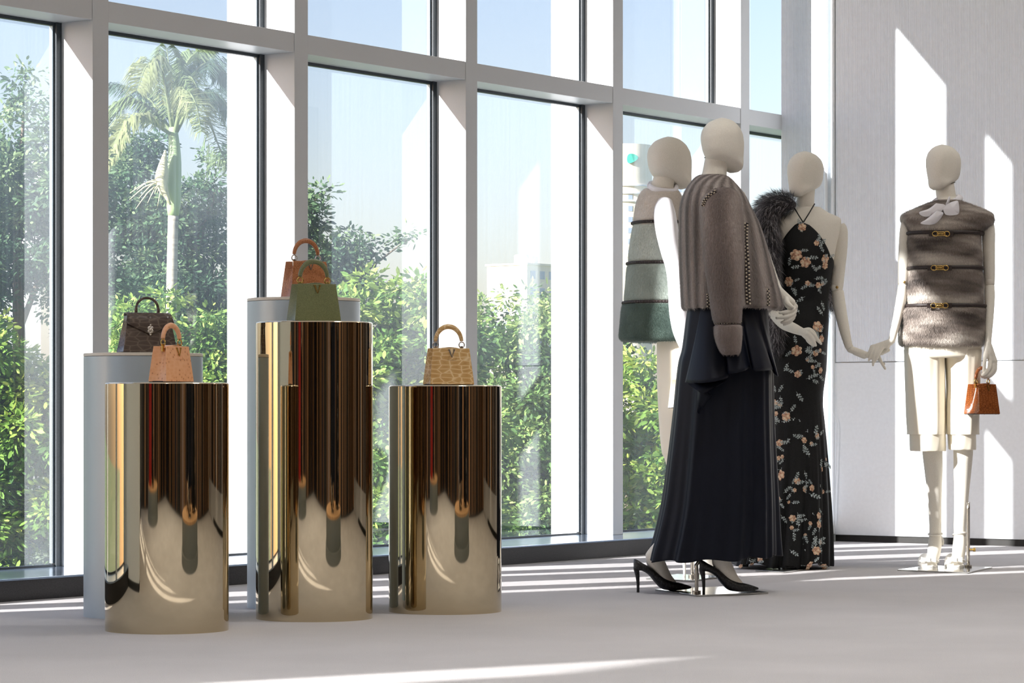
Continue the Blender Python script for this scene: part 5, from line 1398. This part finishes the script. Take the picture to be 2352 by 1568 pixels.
def handbag(loc, yaw, W, D, H, hide, hw, label, hinge=1.0, parent_grp='top-handle handbags'):
    """structured trapezoid bag: front = -y in its own frame"""
    t = thing('handbag', label, 'handbag', loc, math.radians(yaw), parent_grp)
    L = dict(local=True, origin=(0, 0, 0))
    k, G = 26, []
    nf, ns = 9, 9
    for i in range(k):
        u = i / (k - 1); z = .004 + u * (H - .004)
        w = W / 2 * (1 - .17 * u ** 1.1); d = D / 2 * (1 - .30 * u)
        tuck = W * (.03 + .17 * u ** .8)                        # side gussets folded inwards towards the top
        r = .0
        front = [(-w + 2 * w * q / (nf - 1), -d - .004 * math.sin(math.pi * q / (nf - 1))) for q in range(nf)]
        rs = [(w - tuck * math.sin(math.pi * q / (ns - 1)) ** 1.5, -d + 2 * d * q / (ns - 1)) for q in range(1, ns - 1)]
        back = [(w - 2 * w * q / (nf - 1), d + .004 * math.sin(math.pi * q / (nf - 1))) for q in range(nf)]
        ls = [(-w + tuck * math.sin(math.pi * q / (ns - 1)) ** 1.5, d - 2 * d * q / (ns - 1)) for q in range(1, ns - 1)]
        G.append([(x, y, z) for x, y in front + rs + back + ls])
    G = np.array(G); n = G.shape[1]
    body = add('body', (G.reshape(-1, 3), grid_faces(k, n) + [tuple(range(n))]), hide, t, angle=50, **L)
    s_ = body.modifiers.new('leather', 'SOLIDIFY'); s_.thickness = .003; s_.offset = -1
    b_ = body.modifiers.new('edge', 'BEVEL'); b_.width = .0015; b_.segments = 2; b_.limit_method = 'ANGLE'; b_.angle_limit = math.radians(50)
    wt, dt = W / 2 * .83, D / 2 * .70
    add('lining', box(-wt * .44, wt * .44, -dt * .6, dt * .6, H * .55, H * .95), m_lining, t, smooth=False, **L)
    # arched top flap between the handle rings
    V = [(-wt * .70 + 1.4 * wt * q / 12, y, H - .004 + .008 * math.sin(math.pi * q / 12)) for y in (-dt * .8, dt * .8) for q in range(13)]
    o = add('top_flap', (np.array(V), [(q, q + 1, 14 + q, 13 + q) for q in range(12)]), hide, t, **L)
    s_ = o.modifiers.new('leather', 'SOLIDIFY'); s_.thickness = .003
    bevel(add('base', box(-W / 2 + .002, W / 2 - .002, -D / 2 + .001, D / 2 - .001, .0015, .0055), m_lining, t, smooth=False, **L), .001)
    for sx in (-1, 1):
        for sy in (-1, 1): add('stud', (lambda vf: (vf[0] + np.array([sx * (W / 2 - .015), sy * (D / 2 - .012), .0019]), vf[1]))(ball((0, 0, 0), .0018, 4)), hw, t, **L)
    # handle with its rings
    hr = wt * .72; zr = H + .012
    arc = [(-hr * math.cos(a), 0, zr + .010 + hr * 1.12 * math.sin(a)) for a in np.linspace(.06, math.pi - .06, 34)]
    P, T, A_, B_ = frames(arc); th = np.arange(12) * math.pi / 6
    V = np.concatenate([P[i] + .0075 * np.cos(th)[:, None] * (np.array([0, 1.0, 0])) + (.0066 + .0026 * math.sin(math.pi * i / 33)) * np.sin(th)[:, None] * np.cross(T[i], [0, 1.0, 0]) for i in range(34)])
    h_ = add('handle', (V, grid_faces(34, 12) + [tuple(range(12)), tuple(33 * 12 + j for j in range(12))]), hide, t, **L)
    for sgn in (-1, 1):
        ring = [(sgn * hr + .0100 * math.cos(a), -.001, zr + .0105 * math.sin(a)) for a in np.linspace(0, 2 * math.pi, 24, endpoint=False)]
        add('ring', tube(ring, .0024, 10, closed=True), hw, h_, **L)
        o = add('ring_tab', box(sgn * hr - .005, sgn * hr + .005, -.0035, .0035, H - .018, zr - .004), hw, h_, smooth=False, **L); bevel(o, .001)
    # letter emblem: bright metal V over a thin outlined L
    y0 = -dt - .0058; zc = H - .018; vs = .0135
    def bar(p, q, r0, dep=.0026):
        p, q = np.array(p), np.array(q); dv = (q - p) / np.linalg.norm(q - p); sv = np.array([-dv[1], dv[0]]) * r0
        c4 = [p - sv, p + sv, q + sv * .35, q - sv * .35]
        yb = lambda z: -(D / 2 * (1 - .30 * z / H)) - .0040
        V = np.array([(x, yb(z) - dd, z) for dd in (-.001, dep) for x, z in c4])
        return V, [(0, 1, 2, 3), (7, 6, 5, 4)] + [(i, 4 + i, 4 + (i + 1) % 4, (i + 1) % 4) for i in range(4)]
    add('letter_v', merge(bar((-vs * .72, zc + vs * .9), (0, zc - vs * 1.1), .0030), bar((vs * .72, zc + vs * .9), (0, zc - vs * 1.1), .0022), bar((-vs * 1.0, zc + vs * .95), (-vs * .4, zc + vs * .95), .0012), bar((vs * .4, zc + vs * .95), (vs * 1.0, zc + vs * .95), .0012)), hw, t, smooth=False, label='metal letter V', **L)
    add('letter_l', merge(bar((-vs * .55, zc - vs * .2), (-vs * .95, zc - vs * 1.75), .0009, .0012), bar((-vs * 1.2, zc - vs * 1.75), (vs * 1.1, zc - vs * 1.75), .0009, .0012), bar((vs * 1.1, zc - vs * 1.75), (vs * 1.2, zc - vs * 1.2), .0009, .0012)), hide, t, smooth=False, label='embossed letter L', **L)
    return t

def top_of(pl, dx, dd):
    c, h = pl
    return (c[0] + dx, c[1] + dd, h + .0002)
h_olive = hide_mat('olive_lizard', (126, 132, 92), (92, 98, 66), (160, 162, 116), 'lizard', .32)
h_copper = hide_mat('copper_scale', (190, 126, 82), (130, 76, 44), (216, 160, 116), 'scale', .28)
h_tan = hide_mat('tan_crocodile', (206, 168, 112), (232, 210, 168), (188, 146, 90), 'croc', .3)
h_peach = hide_mat('peach_ostrich', (226, 166, 122), (160, 100, 66), (232, 178, 136), 'ostrich', .34)
h_orange = hide_mat('chestnut_crocodile', (150, 84, 42), (112, 58, 26), (168, 98, 52), 'croc', .16, 1.7)
h_brown = hide_mat('dark_crocodile', (80, 67, 60), (112, 98, 88), (70, 57, 51), 'croc', .26)
h_ivory = hide_mat('ivory_grain', (232, 226, 212), (206, 198, 182), (240, 236, 226), 'scale', .35)
handbag(top_of(PL_D, .0, -.03), 24, .166, .088, .130, h_olive, m_goldhw, 'olive green lizard handbag with letter emblem on the tall gold plinth')
handbag(top_of(PL_C, .010, -.02), 30, .160, .090, .134, h_copper, m_chrome, 'copper scaled handbag on the tall silver plinth behind the olive one')
handbag(top_of(PL_E, .012, -.01), 20, .164, .084, .132, h_tan, m_chrome, 'tan crocodile handbag alone on the gold plinth by the window')
handbag(top_of(PL_B, .016, -.02), 56, .136, .076, .118, h_peach, m_goldhw, 'small peach spotted ostrich handbag on the nearest gold plinth')
hb_p = B4.p(2255.5, 952, -.105)
handbag((hb_p[0], hb_p[1], hb_p[2]), 43, .150, .088, .138, h_orange, m_goldhw, 'shiny chestnut crocodile handbag held by the mannequin in the brown vest', parent_grp='handbags held by mannequins')
hb_p = B2.p(1566, 938, -.21)
handbag((hb_p[0], hb_p[1], hb_p[2]), 60, .125, .07, .125, h_ivory, m_goldhw, 'ivory handbag half hidden behind the black skirt', parent_grp='handbags held by mannequins')

# dark flap bag with a pointed front and metal clasp
def satchel(loc, yaw):
    W, D, H = .196, .085, .134
    t = thing('handbag', 'dark brown crocodile flap handbag with metal flower clasp on silver plinth', 'handbag', loc, math.radians(yaw), 'top-handle handbags')
    L = dict(local=True, origin=(0, 0, 0))
    k, G = 16, []
    for i in range(k):
        u = i / (k - 1); z = .003 + u * (H - .006); w = W / 2 * (1 - .22 * u); d = D / 2 * (1 - .52 * u)
        tk = .020 * math.sin(math.pi * min(1, u * 1.1)) * (1 - .3 * u)
        G.append([(-w, -d, z), (0, -d - .003, z), (w, -d, z), (w - tk, 0, z), (w, d, z), (0, d + .003, z), (-w, d, z), (-w + tk, 0, z)])
    G = np.array(G)
    o = add('body', (G.reshape(-1, 3), grid_faces(k, 8) + [tuple(range(8)), tuple((k - 1) * 8 + j for j in range(8))]), h_brown, t, angle=35, **L); bevel(o, .002)
    wt, dt = W / 2 * .80, D / 2 * .50
    # flap: over the top and down the front to a point
    prof = [(dt, H - .004), (dt * .5, H + .003), (-dt * .6, H + .002)]
    half = [-1, -.75, -.5, -.25, 0, .25, .5, .75, 1]
    rows_ = [[(wt * q, y, z) for q in half] for y, z in prof]
    yb = lambda z: -(D / 2 * (1 - .52 * (z / H))) - .0055
    for s_ in (.25, .5, .75, 1.0):
        rows_.append([(wt * (1 + .10 * s_) * q, yb(H - (.030 + .040 * (1 - abs(q))) * s_), H - (.030 + .040 * (1 - abs(q))) * s_) for q in half])
    A_ = np.array(rows_); n_ = len(half)
    o = add('flap', (A_.reshape(-1, 3), grid_faces(len(rows_), n_, wrap=False)), h_brown, t, angle=50, **L)
    s_ = o.modifiers.new('leather', 'SOLIDIFY'); s_.thickness = .005; s_.offset = 1
    # strap running over the flap to the clasp
    sp = [(0, .012, H + .006), (0, -.012, H + .006)] + [(0.0, yb(z) - .004, z) for z in (H - .01, H - .03, H - .046)]
    V = np.array([(x + sx * (.0095 - .002 * (i > 3)), y, z) for i, (x, y, z) in enumerate(sp) for sx in (-1, 1)])
    o2 = add('strap', (V, [(2 * i, 2 * i + 1, 2 * i + 3, 2 * i + 2) for i in range(len(sp) - 1)]), h_brown, t, **L); q = o2.modifiers.new('leather', 'SOLIDIFY'); q.thickness = .003
    zc = H - .052; pts = []
    for i in range(4):
        a = math.pi / 4 + i * math.pi / 2
        pts.append(ball((.0075 * math.cos(a), yb(zc) - .006, zc + .0075 * math.sin(a)), (.006, .003, .006), 5))
    pts.append(ball((0, yb(zc) - .008, zc), (.0045, .0035, .0045), 5)); pts.append(ball((0, yb(zc) - .006, zc - .014), (.0045, .003, .007), 5)); pts.append(ball((0, yb(zc) - .006, zc + .013), (.004, .003, .006), 5))
    add('clasp', merge(*pts), m_chrome, t, label='silver flower clasp', **L)
    hr = .040
    arc = [(-hr * math.cos(a), 0, H + .012 + .046 * math.sin(a) ** .8) for a in np.linspace(.0, math.pi, 28)]
    h_ = add('handle', tube(arc, .0048, 10), h_brown, t, **L)
    for sgn in (-1, 1):
        o = add('handle_tab', box(sgn * hr - .005, sgn * hr + .005, -.005, .005, H - .002, H + .022), h_brown, h_, smooth=False, **L); bevel(o, .0015)
        add('ring', tube([(sgn * hr + .006 * math.cos(a), .006 * math.sin(a), H + .006) for a in np.linspace(0, 6.283, 16, endpoint=False)], .0016, 8, closed=True), m_chrome, h_, **L)
    return t
satchel(top_of(PL_A, .016, -.02), 24)

# ================================================================== podiums deeper in the shop, mirrored in the gold
m_grey = plain('grey_podium', srgb(120, 124, 122), .6, nscale=40)
m_warm_top = plain('warm_top', srgb(206, 160, 112), .5, nscale=8, amount=.1)  # warm light on the podium tops put into their colour
pods = []
for q, (x_, y_, r_) in enumerate([(2.65, 6.2, 1.35), (-4.6, -.6, 1.7)]):
    t = thing('round_podium', ('grey round podium with a warm-toned top mirrored right of centre in the gold plinths', 'grey round podium with a warm-toned top beside the red stand-in screen')[q], 'podium', (x_, y_, 0), 0, 'podiums mirrored in the plinths')
    add('lower_step', lathe([(r_, 0), (r_, .06), (0.01, .06)], 64, (x_, y_, 0)), m_grey, t, angle=40)
    add('upper_step', lathe([(r_ * .94, .061), (r_ * .94, .21), (0.01, .21)], 64, (x_, y_, 0)), m_grey, t, angle=40)
    add('top', lathe([(r_ * .93, .211), (r_ * .93, .225), (0.01, .225)], 64, (x_, y_, 0)), m_warm_top, t, angle=40)
    pods.append((x_, y_))
def copy_tree(o, parent=None):
    c = o.copy(); COL.objects.link(c); c.parent = parent
    for ch in o.children: copy_tree(ch, c)
    return c
for src, (dx, dy), q, rz, lb in ((B1, (-.5, .3), 0, .6, 'mannequin in fur jacket on the mirrored podium, nearest the shop front'), (B3, (.4, .5), 0, 2.6, 'mannequin in floral dress on the mirrored podium'), (B1, (.1, -.6), 0, 3.6, 'mannequin in fur jacket turned away on the mirrored podium'), (B3, (.2, .6), 1, 1.6, 'mannequin in floral dress beside the red stand-in screen')):
    c = copy_tree(src.t); c.location = (pods[q][0] + dx, pods[q][1] + dy, .226); c.rotation_euler = (0, 0, rz)
    c['label'] = lb; c['group'] = 'mannequins mirrored in the plinths'
t = thing('red_stand_in', 'mirrored red dress stand-in, a tall screen standing on the wood-topped podium', 'slab', (-5.2, .2, .226))  # red slab standing in for a dress mirrored in the plinths
for q in range(3):
    V, F = box(-.16, .16, -.012, .012, .0, 2.0); add('leaf', (rot(V, (.5 if q % 2 else -.5)) + np.array([-5.2 + .29 * (q - 1), .2, .226]), F), m_red, t, smooth=False)
